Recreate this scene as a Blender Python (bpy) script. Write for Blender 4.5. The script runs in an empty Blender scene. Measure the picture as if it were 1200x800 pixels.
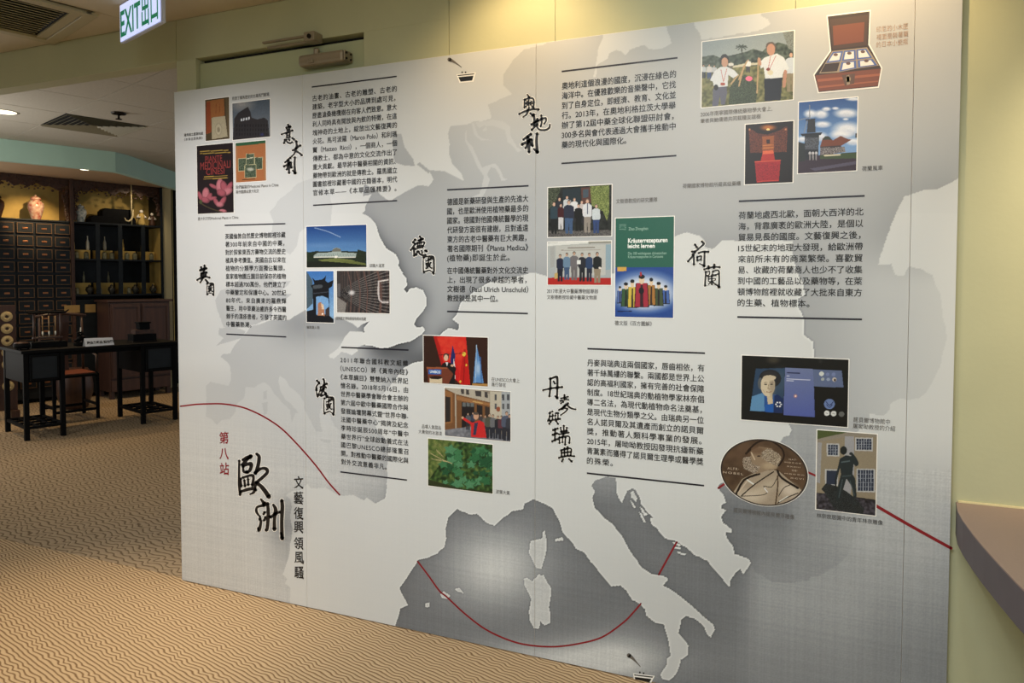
import bpy, bmesh, math, random
import numpy as np
from mathutils import Vector, Matrix
random.seed(7)
RNG = np.random.default_rng(11)
SC = bpy.context.scene
COL = SC.collection

# ---------------------------------------------------------------- camera, world, lights, exposure
H = 2.44                                   # height of the exhibition wall in metres
CX_ = np.array([0.92278913, -0.01494184, 0.38501553])
CY_ = np.array([9.86490538e-04, 9.99336148e-01, 3.64182665e-02])
CY_ /= np.linalg.norm(CY_); CX_ -= CY_ * (CX_ @ CY_); CX_ /= np.linalg.norm(CX_)
CZ_ = np.cross(CX_, CY_)
ROT = np.array([CX_, -CZ_, CY_])           # camera axes -> world axes
CAM = np.array([1.19356597 * H, -1.08753297 * H, (1 - .37826584) * H])
FPX = 841.16
cd = bpy.data.cameras.new('camera')
cam = bpy.data.objects.new('camera', cd); COL.objects.link(cam)
M4 = Matrix.Identity(4)
for i in range(3):
    for j in range(3):
        M4[i][j] = float(ROT[i][j])
M4.translation = Vector([float(v) for v in CAM])
cam.matrix_world = M4
cd.sensor_width = 36.0; cd.lens = FPX / 1200 * 36.0
cd.shift_y = -(400 - 358.83) / 1200
cd.clip_start = .05; cd.clip_end = 60
SC.camera = cam

w = bpy.data.worlds.new('world'); SC.world = w; w.use_nodes = True
w.node_tree.nodes['Background'].inputs[0].default_value = (.86, .93, 1, 1)
w.node_tree.nodes['Background'].inputs[1].default_value = .62

SC.view_settings.view_transform = 'Standard'; SC.view_settings.look = 'None'
SC.view_settings.exposure = 0.0; SC.view_settings.gamma = 1.0
SC.view_settings.use_curve_mapping = False

def bp(b, a, z):                            # a point in the back room's own frame (b along its far wall, a away)
    return Vector((.31712799 * b - .94838275 * a, .94838275 * b + .31712799 * a, z))
BROT = math.atan2(.94838275, .31712799)
def area(name, loc, target, sx, sy, power, col):
    l = bpy.data.lights.new(name, 'AREA'); l.shape = 'RECTANGLE'; l.size = sx; l.size_y = sy
    l.energy = power; l.color = col
    o = bpy.data.objects.new(name, l); COL.objects.link(o); o.location = loc
    o.rotation_euler = (Vector(target) - Vector(loc)).to_track_quat('-Z', 'Y').to_euler()
    return o
def spot(name, loc, target, power, col, ang=60, blend=.6, r=.03):
    l = bpy.data.lights.new(name, 'SPOT'); l.energy = power; l.color = col
    l.spot_size = math.radians(ang); l.spot_blend = blend; l.shadow_soft_size = r
    o = bpy.data.objects.new(name, l); COL.objects.link(o); o.location = loc
    o.rotation_euler = (Vector(target) - Vector(loc)).to_track_quat('-Z', 'Y').to_euler()
    return o
WARM = (1, .70, .38); WARM2 = (1, .78, .52); COOL = (.90, .96, 1)
area('ceiling_light_panel', (2.3, -3.3, 2.76), (2.3, -3.1, 0), 1.2, 1.2, 110, COOL)
area('ceiling_light_panel', (3.4, -1.6, 2.76), (3.0, -1.0, 0), .6, .6, 6, (1, .96, .9))
pl_ = bpy.data.lights.new('back_room_fill_light', 'POINT'); pl_.energy = 34; pl_.color = (1, .97, .92); pl_.shadow_soft_size = .18  # unseen fill added to brighten the back room; no lamp hangs here
plo = bpy.data.objects.new('back_room_fill_light', pl_); COL.objects.link(plo); plo.location = bp(-.75, 3.1, 2.15)
area('side_fill_light', (-6.2, 1.6, 1.5), (0, 2.2, 1.9), 3.0, 2.2, 36, (1, .97, .92))  # added off-frame fill that lifts the far ceiling and fascia; no known window
for x_, e_, c_ in ((.35, 118, (1, .945, .93)), (1.35, 46, (.97, .985, .99)), (2.3, 46, (.965, .985, 1)), (3.1, 22, (.98, .985, .97))):
    spot('track_light', (x_, -1.45, 2.76), (x_, -.02, 1.15), e_, c_, 78, 1, .04)
spot('wall_washer', (1.90, -.36, 2.76), (1.86, .03, 2.25), 18, WARM, 112, .8, .02)
spot('wall_washer', (2.5, -1.05, 2.76), (2.5, .03, 2.62), 16, (.96, 1, .95), 70, 1, .04)  # extra unseen wash added only to brighten the wall top
spot('wall_washer', (3.05, -.36, 2.76), (3.03, .03, 2.30), 24, WARM, 105, .8, .02)
spot('wall_washer', (4.0, -.80, 2.76), (4.0, .03, 1.85), 122, WARM2, 62, .9, .03)
spot('down_light', (.05, -.85, 2.76), (.05, -.72, 0), 175, WARM2, 54, .9, .03)
spot('down_light', (-1.7, 1.6, 2.76), (-1.9, 1.6, 0), 60, WARM2, 75, .9, .03)
spot('cabinet_spot', bp(1.22, 5.75, 2.74), bp(1.22, 6.66, 2.24), 80, WARM, 46, .7, .02)
spot('cabinet_spot', bp(2.45, 6.20, 2.74), bp(2.30, 6.65, 2.2), 11, WARM2, 100, .8, .02)
spot('down_light', bp(1.2, 5.4, 2.72), bp(1.2, 5.35, 0), 85, WARM, 95, .8, .03)
spot('down_light', bp(-.2, 4.6, 2.72), bp(-.2, 4.5, 0), 60, WARM, 95, .8, .03)
spot('down_light', bp(2.7, 5.3, 2.72), bp(2.7, 5.3, 0), 50, WARM, 95, .8, .03)

# ---------------------------------------------------------------- helpers
def lin(c):
    c = np.asarray(c, float) / 255.0
    return np.where(c <= .04045, c / 12.92, ((c + .055) / 1.055) ** 2.4)
def mat(name, rgb, rough=.6, metal=0, noise=0, nscale=20, bump=0, bscale=200, stretch=None, rgb2=None, emit=0, spec=.5, coat=0):
    m = bpy.data.materials.new(name); m.use_nodes = True
    nt = m.node_tree; b = nt.nodes['Principled BSDF']
    c = tuple(lin(rgb)) + (1,)
    b.inputs['Base Color'].default_value = c
    b.inputs['Roughness'].default_value = rough; b.inputs['Metallic'].default_value = metal
    b.inputs['Specular IOR Level'].default_value = spec
    b.inputs['Coat Weight'].default_value = coat
    if noise or rgb2 is not None or bump:
        tc = nt.nodes.new('ShaderNodeTexCoord'); mp = nt.nodes.new('ShaderNodeMapping')
        nt.links.new(tc.outputs['Object'], mp.inputs[0])
        if stretch: mp.inputs['Scale'].default_value = stretch
    if noise or rgb2 is not None:
        n = nt.nodes.new('ShaderNodeTexNoise'); n.inputs['Scale'].default_value = nscale; n.inputs['Detail'].default_value = 5
        nt.links.new(mp.outputs[0], n.inputs['Vector'])
        r = nt.nodes.new('ShaderNodeValToRGB')
        r.color_ramp.elements[0].position = .3; r.color_ramp.elements[1].position = .7
        if rgb2 is None:
            a_ = tuple(v * (1 - noise) for v in c[:3]) + (1,); b_ = tuple(min(1, v * (1 + noise)) for v in c[:3]) + (1,)
        else:
            a_ = c; b_ = tuple(lin(rgb2)) + (1,)
        r.color_ramp.elements[0].color = a_; r.color_ramp.elements[1].color = b_
        nt.links.new(n.outputs['Fac'], r.inputs[0]); nt.links.new(r.outputs[0], b.inputs['Base Color'])
    if bump:
        n2 = nt.nodes.new('ShaderNodeTexNoise'); n2.inputs['Scale'].default_value = bscale; n2.inputs['Detail'].default_value = 3
        nt.links.new(tc.outputs['Object'], n2.inputs['Vector'])
        bb = nt.nodes.new('ShaderNodeBump'); bb.inputs['Strength'].default_value = bump; bb.inputs['Distance'].default_value = .002
        nt.links.new(n2.outputs['Fac'], bb.inputs['Height']); nt.links.new(bb.outputs[0], b.inputs['Normal'])
    if emit:
        b.inputs['Emission Color'].default_value = c; b.inputs['Emission Strength'].default_value = emit
    return m
def link(name, me, m, parent=None, loc=None, rz=None):
    o = bpy.data.objects.new(name, me); COL.objects.link(o)
    if m is not None and not me.materials: me.materials.append(m)
    if parent is not None: o.parent = parent
    if loc is not None: o.location = loc
    if rz is not None: o.rotation_euler[2] = rz
    return o
def finish(bm, name='part', smooth=False):
    me = bpy.data.meshes.new(name); bm.normal_update(); bm.to_mesh(me); bm.free()
    if smooth:
        me.polygons.foreach_set('use_smooth', [True] * len(me.polygons))
    return me
def box(bm, x0, x1, y0, y1, z0, z1, bev=0, M=None):
    r = bmesh.ops.create_cube(bm, size=1)
    vs = r['verts']
    for v in vs:
        v.co = Vector(((x0 + x1) / 2 + v.co.x * (x1 - x0), (y0 + y1) / 2 + v.co.y * (y1 - y0), (z0 + z1) / 2 + v.co.z * (z1 - z0)))
    if bev:
        es = list({e for v in vs for e in v.link_edges})
        rr = bmesh.ops.bevel(bm, geom=es, offset=bev, segments=2, profile=.5, affect='EDGES')
        vs = list({v for f in rr['faces'] for v in f.verts} | set(v for v in vs if v.is_valid))
    if M is not None:
        bmesh.ops.transform(bm, matrix=M, verts=[v for v in vs if v.is_valid])
    return vs
def lathe(bm, prof, cx=0, cy=0, seg=20):
    rings = []
    for r, z in prof:
        if r < 1e-5: rings.append([bm.verts.new((cx, cy, z))])
        else: rings.append([bm.verts.new((cx + r * math.cos(2 * math.pi * k / seg), cy + r * math.sin(2 * math.pi * k / seg), z)) for k in range(seg)])
    for p, q in zip(rings, rings[1:]):
        for k in range(seg):
            a, b = p[k % len(p)], p[(k + 1) % len(p)]; c, d = q[(k + 1) % len(q)], q[k % len(q)]
            vs = []
            for v in (a, b, c, d):
                if v not in vs: vs.append(v)
            if len(vs) >= 3:
                try: bm.faces.new(vs)
                except ValueError: pass
def tube(bm, pts, rad, seg=8):
    pts = [Vector(p) for p in pts]; rads = rad if isinstance(rad, (list, tuple)) else [rad] * len(pts)
    rings = []
    for i, p in enumerate(pts):
        d = (pts[min(i + 1, len(pts) - 1)] - pts[max(i - 1, 0)]).normalized()
        u = d.orthogonal().normalized() if i == 0 else (u - d * u.dot(d)).normalized()
        v = d.cross(u)
        rings.append([bm.verts.new(p + (u * math.cos(2 * math.pi * k / seg) + v * math.sin(2 * math.pi * k / seg)) * rads[i]) for k in range(seg)])
    for p, q in zip(rings, rings[1:]):
        for k in range(seg):
            bm.faces.new((p[k], p[(k + 1) % seg], q[(k + 1) % seg], q[k]))
    bm.faces.new(list(reversed(rings[0]))); bm.faces.new(rings[-1])
def prism(bm, poly, z0, z1):                # poly: list of (x, y)
    a = [bm.verts.new((x, y, z0)) for x, y in poly]; b = [bm.verts.new((x, y, z1)) for x, y in poly]
    n = len(poly)
    bm.faces.new(list(reversed(a))); bm.faces.new(b)
    for k in range(n): bm.faces.new((a[k], a[(k + 1) % n], b[(k + 1) % n], b[k]))
def bxm(*args, bev=0, name='part'):
    bm = bmesh.new(); box(bm, *args, bev=bev); return finish(bm, name)
def part(name, me, m, parent, loc=None, rz=None, label=None):
    o = link(name, me, m, parent, loc, rz)
    if label: o['label'] = label
    return o
def thing(name, label, cat, loc=(0, 0, 0), rz=0, group=None):
    o = bpy.data.objects.new(name, None); COL.objects.link(o); o.empty_display_size = .05
    o.location = loc; o.rotation_euler = (0, 0, rz); o['label'] = label; o['category'] = cat
    if group: o['group'] = group
    return o
def tag(o, label, cat, group=None):
    o['label'] = label; o['category'] = cat
    if group: o['group'] = group
    return o
def struct(o):
    o['kind'] = 'structure'; return o
def clip(poly, nx, ny, c):                  # keep nx*x+ny*y >= c
    out = []
    for i in range(len(poly)):
        p, q = poly[i], poly[(i + 1) % len(poly)]
        dp, dq = nx * p[0] + ny * p[1] - c, nx * q[0] + ny * q[1] - c
        if dp >= 0: out.append(p)
        if (dp >= 0) != (dq >= 0):
            t = dp / (dp - dq); out.append((p[0] + t * (q[0] - p[0]), p[1] + t * (q[1] - p[1])))
    return out

# ---------------------------------------------------------------- materials
M_green = mat('painted_wall_sage', (182, 182, 148), .75, noise=.04, nscale=3, bump=.25, bscale=60)
M_teal = mat('painted_fascia_teal', (172, 204, 190), .7, noise=.03, nscale=4)
M_ceil = mat('ceiling_plaster', (196, 184, 160), .9, noise=.03, nscale=5)
M_tile = mat('ceiling_tile', (190, 184, 170), .9, noise=.06, nscale=60, bump=.3, bscale=300)
M_bar = mat('ceiling_grid_bar', (120, 112, 96), .8)
M_black = mat('black_void', (16, 15, 14), .8)
M_white = mat('panel_edge_white', (226, 222, 214), .5)
M_lacq = mat('black_lacquer', (11, 12, 14), .62, spec=.10, noise=.25, nscale=14, stretch=(1, 1, .2))
M_lacq2 = mat('dark_teal_wood', (20, 27, 33), .5, spec=.3, noise=.3, nscale=16, stretch=(.3, 1, 1))
M_brown = mat('dark_red_brown_wood', (52, 33, 27), .45, rgb2=(70, 46, 36), nscale=9, stretch=(3, 3, .25))
M_gold = mat('gilt_edge', (112, 84, 56), .4, metal=.3, noise=.3, nscale=60)
M_brass = mat('old_brass', (150, 100, 66), .35, metal=.7, noise=.2, nscale=60)
M_steel = mat('brushed_bronze_metal', (150, 138, 118), .38, metal=.35, noise=.08, nscale=40, stretch=(.1, 1, 1))
M_steel2 = mat('dark_fastener', (40, 36, 32), .4, metal=.8)
M_ylw = mat('yellow_silk_backing', (196, 168, 96), .8, noise=.12, nscale=7)
M_carve = mat('carved_wood', (66, 40, 26), .5, noise=.35, nscale=40)
M_porc = mat('porcelain', (196, 180, 160), .25, rgb2=(150, 58, 38), nscale=22)
M_porcb = mat('porcelain_blue', (216, 218, 210), .25, rgb2=(70, 96, 110), nscale=30)
M_plum = mat('counter_laminate_edge', (92, 84, 88), .5, noise=.05, nscale=10)
M_plum2 = mat('counter_laminate_top', (150, 128, 118), .45, noise=.03, nscale=120)
# ---------------------------------------------------------------- carpet
def carpet_mat(name, rot, wave, pitch, amp, dark, lite, lo, hi):
    m = bpy.data.materials.new(name); m.use_nodes = True; nt = m.node_tree; b = nt.nodes['Principled BSDF']
    b.inputs['Roughness'].default_value = .95; b.inputs['Specular IOR Level'].default_value = .1
    tc = nt.nodes.new('ShaderNodeTexCoord'); mp = nt.nodes.new('ShaderNodeMapping')
    mp.inputs['Rotation'].default_value = (0, 0, math.radians(rot))
    nt.links.new(tc.outputs['Object'], mp.inputs[0])
    sx = nt.nodes.new('ShaderNodeSeparateXYZ'); nt.links.new(mp.outputs[0], sx.inputs[0])
    def M(op, a, b_=None):
        n = nt.nodes.new('ShaderNodeMath'); n.operation = op
        for i, v in enumerate((a, b_)):
            if v is None: continue
            if isinstance(v, (int, float)): n.inputs[i].default_value = v
            else: nt.links.new(v, n.inputs[i])
        return n.outputs[0]
    nz = nt.nodes.new('ShaderNodeTexNoise'); nz.inputs['Scale'].default_value = 7; nz.inputs['Detail'].default_value = 2
    nt.links.new(mp.outputs[0], nz.inputs['Vector'])
    wob = M('MULTIPLY', M('SUBTRACT', nz.outputs['Fac'], .5), 9.0)
    s = M('SINE', M('ADD', M('MULTIPLY', sx.outputs['X'], 2 * math.pi / wave), wob))
    s2 = M('SINE', M('MULTIPLY', sx.outputs['Y'], 2 * math.pi / (wave * 1.7)))
    ph = M('ADD', M('MULTIPLY', sx.outputs['Y'], 2 * math.pi / pitch), M('MULTIPLY', s, M('ADD', M('MULTIPLY', s2, .8), amp)))
    ph = M('ADD', ph, M('MULTIPLY', wob, .6))
    v = M('MULTIPLY', M('ADD', M('SINE', ph), 1.0), .5)
    r = nt.nodes.new('ShaderNodeValToRGB'); nt.links.new(v, r.inputs[0])
    r.color_ramp.elements[0].position = lo; r.color_ramp.elements[0].color = tuple(lin(dark)) + (1,)
    r.color_ramp.elements[1].position = hi; r.color_ramp.elements[1].color = tuple(lin(lite)) + (1,)
    n3 = nt.nodes.new('ShaderNodeTexNoise'); n3.inputs['Scale'].default_value = 260
    nt.links.new(tc.outputs['Object'], n3.inputs['Vector'])
    mx = nt.nodes.new('ShaderNodeMixRGB'); mx.blend_type = 'MULTIPLY'; mx.inputs[0].default_value = .35
    nt.links.new(r.outputs[0], mx.inputs[1]); nt.links.new(n3.outputs['Fac'], mx.inputs[2])
    nt.links.new(mx.outputs[0], b.inputs['Base Color'])
    bb = nt.nodes.new('ShaderNodeBump'); bb.inputs['Strength'].default_value = .5; bb.inputs['Distance'].default_value = .003
    nt.links.new(v, bb.inputs['Height']); nt.links.new(bb.outputs[0], b.inputs['Normal'])
    return m
fl = bpy.data.objects.new('floor', None); COL.objects.link(fl); struct(fl)
part('carpet_area', bxm(-9, 5, -5, .0285, -.05, 0), carpet_mat('carpet_fine_waves', 14, .085, .0175, 1.0, (128, 100, 70), (204, 177, 139), .0, .55), fl, label='tan carpet with close wavy ribs')
part('carpet_area', bxm(-9, 5, .0295, 9, -.05, 0), carpet_mat('carpet_wide_waves', 14, .125, .036, 1.9, (112, 94, 72), (170, 150, 122), .0, .30), fl, label='greyer carpet with wide wavy ribs')

# ---------------------------------------------------------------- green wall with the covered door, header beam
WY = .030
wall = bpy.data.objects.new('wall_back', None); COL.objects.link(wall); struct(wall)
def wp(x0, x1, z0, z1, y0=WY, y1=.16):
    part('wall_panel', bxm(x0, x1, y0, y1, z0, z1, bev=.0012), M_green, wall)
g = .0012
wp(-.012, .112, 0, 2.60); wp(-.012, 1.507 - g, 2.60, 2.80); wp(1.088, 1.507 - g, 0, 2.60)
wp(1.507 + g, 1.974 - g, 0, 2.80, y1=.0335); wp(1.974 + g, 2.846 - g, 0, 2.80, y1=.0335); wp(2.846 + g, 4.9, 0, 2.80, y1=.0335)
part('backing', bxm(1.508, 4.9, .0337, .17, 0, 2.8), M_green, wall)
door = bpy.data.objects.new('door_1', None); COL.objects.link(door); struct(door)
part('door_leaf', bxm(.116, 1.084, .052, .10, .01, 2.578, bev=.002), mat('painted_door_sage', (176, 180, 144), .6), door)
part('door_head_gap', bxm(.112, 1.088, .085, .16, 2.578, 2.60), M_black, door)  # black strip standing in for the shadow in the gap above the leaf
beam = bpy.data.objects.new('trim_1', None); COL.objects.link(beam); struct(beam)
part('header_beam', bxm(-4.2, -.0145, WY, .12, 2.60, 2.80, bev=.0015), M_green, beam)
part('beam_lip', bxm(-4.2, -.0145, .121, .16, 2.635, 2.80), M_ceil, beam)
struct(link('wall_right', bxm(4.9, 5.0, -5, .2, 0, 2.8), M_green))
struct(link('wall_front', bxm(-4.5, 5.0, -5.1, -5, 0, 2.8), M_green))

# ---------------------------------------------------------------- ceilings
ceil = bpy.data.objects.new('ceiling', None); COL.objects.link(ceil); struct(ceil)
A_L = [.20, .83, 1.40, 2.03, 2.675, 3.305, 3.92, 4.53, 5.14, 5.75, 6.36, 6.97]
B_L = [-2.10, -1.49, -.88, -.28, .354, .960, 1.590, 2.20, 2.81, 3.42]
part('ceiling_backing', bxm(-9, 5, WY, 9, 2.812, 2.86), M_bar, ceil)
bm = bmesh.new()
for i in range(0, len(A_L) - 1):
    for j in range(len(B_L) - 1):
        if i == 4 and j == 4: continue      # the square air diffuser fills this bay
        a0, a1, b0, b1 = A_L[i] + .004, A_L[i + 1] - .004, B_L[j] + .004, B_L[j + 1] - .004
        P = [bp(b, a, 0) for b, a in ((b0, a0), (b1, a0), (b1, a1), (b0, a1))]
        P = clip([(p.x, p.y) for p in P], 0, 1, .162)
        if len(P) < 3: continue
        bm2 = bmesh.new(); prism(bm2, P, 2.800, 2.811); bmesh.ops.recalc_face_normals(bm2, faces=bm2.faces)
        part('ceiling_tile', finish(bm2), M_tile, ceil)
bm.free()
# front of the beam: plain plaster with the same grid near the big grille
bm = bmesh.new()
hole = [bp(b, a, 0) for b, a in ((-1.49, .25), (-.285, .25), (-.285, .835), (-1.49, .835))]
def front_piece(a0, a1, b0, b1):
    P = [bp(b, a, 0) for b, a in ((b0, a0), (b1, a0), (b1, a1), (b0, a1))]
    P = clip([(p.x, p.y) for p in P], 0, -1, -(WY - .001))
    P = clip(P, 0, 1, -4.99); P = clip(P, -1, 0, -4.89)
    if len(P) >= 3:
        bm2 = bmesh.new(); prism(bm2, P, 2.800, 2.811); bmesh.ops.recalc_face_normals(bm2, faces=bm2.faces)
        part('ceiling_board', finish(bm2), M_ceil, ceil)
front_piece(-8, .198, -9, 9)
front_piece(.202, .828, -.278, 9); front_piece(.202, .828, -9, -1.50)
front_piece(.832, 1.40, -9, 9); front_piece(1.404, 4.5, -9, 9)
part('ceiling_backing', bxm(-6, 5, -5, WY, 2.812, 2.86), M_bar, ceil)

def grille():
    t = thing('air_grille', 'large beige ceiling air grille with long parallel slats, before the green beam', 'vent', bp(-.885, .542, 2.80), BROT)
    hb, ha = .60, .29
    m = mat('grille_enamel', (176, 166, 136), .5)
    bm = bmesh.new()
    for s in (-1, 1):
        box(bm, -hb, hb, s * ha - .028, s * ha + .028, -.012, .006, bev=.003)
        box(bm, s * hb - .028, s * hb + .028, -ha - .028, ha + .028, -.0125, .0055, bev=.003)
    part('frame', finish(bm), m, t)
    part('duct', bxm(-hb, hb, -ha, ha, .008, .011), M_black, t)
    n = 15
    for k in range(n):
        y = -ha + .035 + (2 * ha - .07) * k / (n - 1)
        bm = bmesh.new()
        box(bm, -hb + .03, hb - .095, -.017, .017, -.0015, .0015, M=Matrix.Translation((0, y, -.001)) @ Matrix.Rotation(math.radians(24), 4, 'X'))
        part('slat', finish(bm), m, t)
    bm = bmesh.new(); box(bm, hb - .075, hb - .03, -ha + .02, ha - .02, -.006, .002)
    part('end_plate', finish(bm), m, t)
grille()
def diffuser():
    t = thing('air_diffuser', 'square four way ceiling diffuser with nested louvres set among the grey tiles', 'vent', bp(.657, 2.99, 2.80), BROT)
    hb, ha = .297, .309
    m = mat('diffuser_enamel', (140, 134, 112), .5)
    part('duct', bxm(-hb, hb, -ha, ha, .009, .011), M_black, t)
    for k in range(7):
        s0 = 1 - k * .14; s1 = s0 - .07
        if s1 <= 0: break
        for q in range(4):
            bm = bmesh.new()
            c = [(-1, -1), (1, -1), (1, 1), (-1, 1)]
            p, r = c[q], c[(q + 1) % 4]
            vs = [(p[0] * hb * s0, p[1] * ha * s0, -.010), (r[0] * hb * s0, r[1] * ha * s0, -.010), (r[0] * hb * s1, r[1] * ha * s1, .006), (p[0] * hb * s1, p[1] * ha * s1, .006)]
            v = [bm.verts.new(x) for x in vs] + [bm.verts.new((x[0], x[1], x[2] + .002)) for x in vs]
            for f in ((0, 1, 2, 3), (7, 6, 5, 4), (0, 4, 5, 1), (1, 5, 6, 2), (2, 6, 7, 3), (3, 7, 4, 0)): bm.faces.new([v[i] for i in f])
            part('louvre', finish(bm), m, t)
diffuser()
# hanging curved teal fascia
fas = [(-.9, 4.36), (.294, 4.226), (.80, 4.19), (1.252, 4.18), (1.40, 4.27), (1.652, 4.505), (2.22, 5.056), (2.7, 5.50), (3.3, 6.05)]
bm = bmesh.new()
P = [bp(b, a, 0) for b, a in fas]; Q = [bp(b + (.05 if i > 3 else 0), a + .07, 0) for i, (b, a) in enumerate(fas)]
Q = [bp(b - (.05 if i > 3 else 0), a + (.05 if i > 3 else .07), 0) for i, (b, a) in enumerate(fas)]
rows = []
for p, q in zip(P, Q):
    rows.append([bm.verts.new((p.x, p.y, 2.60)), bm.verts.new((p.x, p.y, 2.799)), bm.verts.new((q.x, q.y, 2.799)), bm.verts.new((q.x, q.y, 2.60))])
for r0, r1 in zip(rows, rows[1:]):
    for k in range(4): bm.faces.new((r0[k], r0[(k + 1) % 4], r1[(k + 1) % 4], r1[k]))
bmesh.ops.recalc_face_normals(bm, faces=bm.faces)
struct(link('trim_2', finish(bm), M_teal))
# smooth plaster ceiling behind the fascia, over the tiles' far side
bm = bmesh.new()
P2 = [(p.x, p.y) for p in Q] + [(bp(3.3, 7.2, 0).x, bp(3.3, 7.2, 0).y), (bp(-.9, 7.2, 0).x, bp(-.9, 7.2, 0).y)]
prism(bm, P2, 2.792, 2.799); bmesh.ops.recalc_face_normals(bm, faces=bm.faces)
struct(link('trim_3', finish(bm), mat('alcove_ceiling_paint', (188, 158, 122), .85)))

def disc_light(x, y, z, r, label, e, group=None, kind='downlight'):
    t = thing('ceiling_downlight', label, 'ceiling light', (x, y, z), 0, group)
    bm = bmesh.new(); lathe(bm, [(r, -.001), (r * 1.15, -.004), (r * 1.22, -.001), (r * 1.22, 0)], seg=28)
    part('trim_ring', finish(bm, smooth=True), mat('downlight_ring', (150, 142, 124), .4), t)
    bm = bmesh.new(); lathe(bm, [(0, -.0025), (r, -.002)], seg=28)
    m = mat('downlight_lens', (255, 244, 214), .3, emit=e)
    part('lens', finish(bm), m, t)
p = bp(.02, 2.98, 0)
disc_light(p.x, p.y, 2.80, .085, 'round lit downlight among the grey tiles, cut by the left picture edge', 2.2)
p = bp(1.45, 5.62, 0); disc_light(p.x, p.y, 2.792, .05, 'small lit downlight above the ginger jar on the drawer cabinet', 5)
p = bp(2.36, 5.62, 0); disc_light(p.x, p.y, 2.792, .025, 'tiny lit downlight close behind the right end of the teal fascia', 6)

t = thing('fire_sprinkler', 'small dark fire sprinkler head hanging beside the square diffuser', 'sprinkler', bp(.609, 2.338, 2.80), 0)
bm = bmesh.new(); lathe(bm, [(.0, -.001), (.055, -.002), (.05, -.012), (.018, -.016), (.012, -.02)], seg=20); part('escutcheon', finish(bm), M_steel2, t)
bm = bmesh.new(); lathe(bm, [(.008, -.016), (.008, -.045), (.022, -.047), (.022, -.052), (0, -.054)], seg=16); part('head', finish(bm), M_steel2, t)

# ---------------------------------------------------------------- exit sign
def FONT(txt, size, bold=.0, shear=0, sp=1.0):
    c = bpy.data.curves.new('t', 'FONT'); c.body = txt; c.size = size; c.offset = bold * size; c.shear = shear; c.space_character = sp
    o = bpy.data.objects.new('t', c); COL.objects.link(o)
    dg = bpy.context.evaluated_depsgraph_get(); dg.update()
    me = bpy.data.meshes.new_from_object(o.evaluated_get(dg))
    bpy.data.objects.remove(o); bpy.data.curves.remove(c)
    return me
def ray(x, y): return ROT @ np.array([x - 600, 358.83 - y, -FPX])
def on_z(x, y, z):
    d = ray(x, y); return CAM + d * ((z - CAM[2]) / d[2])
zb = 2.625
L_, R_ = on_z(141.5, 50, zb), on_z(190, 24.5, zb)
sx, sy = .38, .17
t = thing('exit_sign', 'lit EXIT sign in green letters hanging from the ceiling at the beam', 'sign', (float(L_[0]), float(L_[1]), zb), math.atan2(R_[1] - L_[1], R_[0] - L_[0]))
sx = float(np.hypot(*(R_ - L_)[:2]))
print('exit sign', L_, R_, sx)
part('case', bxm(0, sx, .0, .016, -.004, sy, bev=.002), mat('sign_case', (190, 196, 214), .4), t)
part('light_face', bxm(.004, sx - .012, -.003, -.001, .002, sy - .002), mat('sign_light', (206, 216, 255), .4, emit=.85), t)
gm = mat('sign_green', (8, 120, 84), .4, emit=.55)
me = FONT('EXIT', .132, .02); o = part('lettering', me, gm, t, label='green word EXIT')
o.rotation_euler = (math.pi / 2, 0, 0)
bb = [v.co.x for v in me.vertices]; wd = max(bb) - min(bb)
o.scale = (sx * .50 / wd, 1.25, 1); o.location = (.012 - min(bb) * sx * .5 / wd, -.0045, .022)
me = FONT('出口', .14, .02); o = part('lettering', me, gm, t, label='green two character word for exit')
o.rotation_euler = (math.pi / 2, 0, 0); bb = [v.co.x for v in me.vertices]; wd = max(bb) - min(bb)
o.scale = (sx * .38 / wd, 1.1, 1); o.location = (sx * .555 - min(bb) * sx * .38 / wd, -.0045, .026)
for k in (.2, .8): part('hanger', bxm(sx * k - .006, sx * k + .006, .004, .012, sy, 2.8 - zb - .001), M_steel, t)

# ---------------------------------------------------------------- door closer
t = thing('door_closer', 'bronze door closer with arm mounted at the head of the green door', 'door closer', (.88, .03, 2.50))
bm = bmesh.new(); box(bm, -.115, .13, -.045, .021, -.026, .026, bev=.014); part('body', finish(bm), M_steel, t)
bm = bmesh.new(); box(bm, .1305, .136, -.040, .018, -.022, .022, bev=.002); part('end_cap', finish(bm), M_steel, t)
for q in (-1, 1):
    for s in (-1, 1):
        bm = bmesh.new(); lathe(bm, [(0, .004), (.005, .004), (.005, 0)], seg=10)
        bmesh.ops.transform(bm, matrix=Matrix.Translation((.136, -.012 + q * .016, s * .012)) @ Matrix.Rotation(math.pi / 2, 4, 'Y'), verts=bm.verts)
        part('screw', finish(bm), M_steel2, t)
bm = bmesh.new(); lathe(bm, [(.014, .026), (.014, .05), (.010, .055), (0, .055)], cx=-.035, cy=-.012, seg=14); part('spindle', finish(bm), M_steel, t)
bm = bmesh.new(); box(bm, -.30, -.02, -.030, -.012, .080, .090, bev=.002); box(bm, -.31, -.02, -.052, -.036, .099, .108, bev=.002)
part('arm', finish(bm), M_steel, t)
bm = bmesh.new(); box(bm, -.067, -.01, -.062, -.0005, .076, .116, bev=.003); part('bracket', finish(bm), M_steel, t)
bm = bmesh.new(); lathe(bm, [(0, .006), (.010, .006), (.010, 0)], seg=12)
bmesh.ops.transform(bm, matrix=Matrix.Translation((-.035, -.062, .094)) @ Matrix.Rotation(math.pi / 2, 4, 'X'), verts=bm.verts)
part('pivot_bolt', finish(bm), M_steel2, t)
bm = bmesh.new(); box(bm, -.055, -.025, -.055, -.040, -.018, .0, bev=.004); part('valve_cover', finish(bm), M_steel, t)

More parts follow.
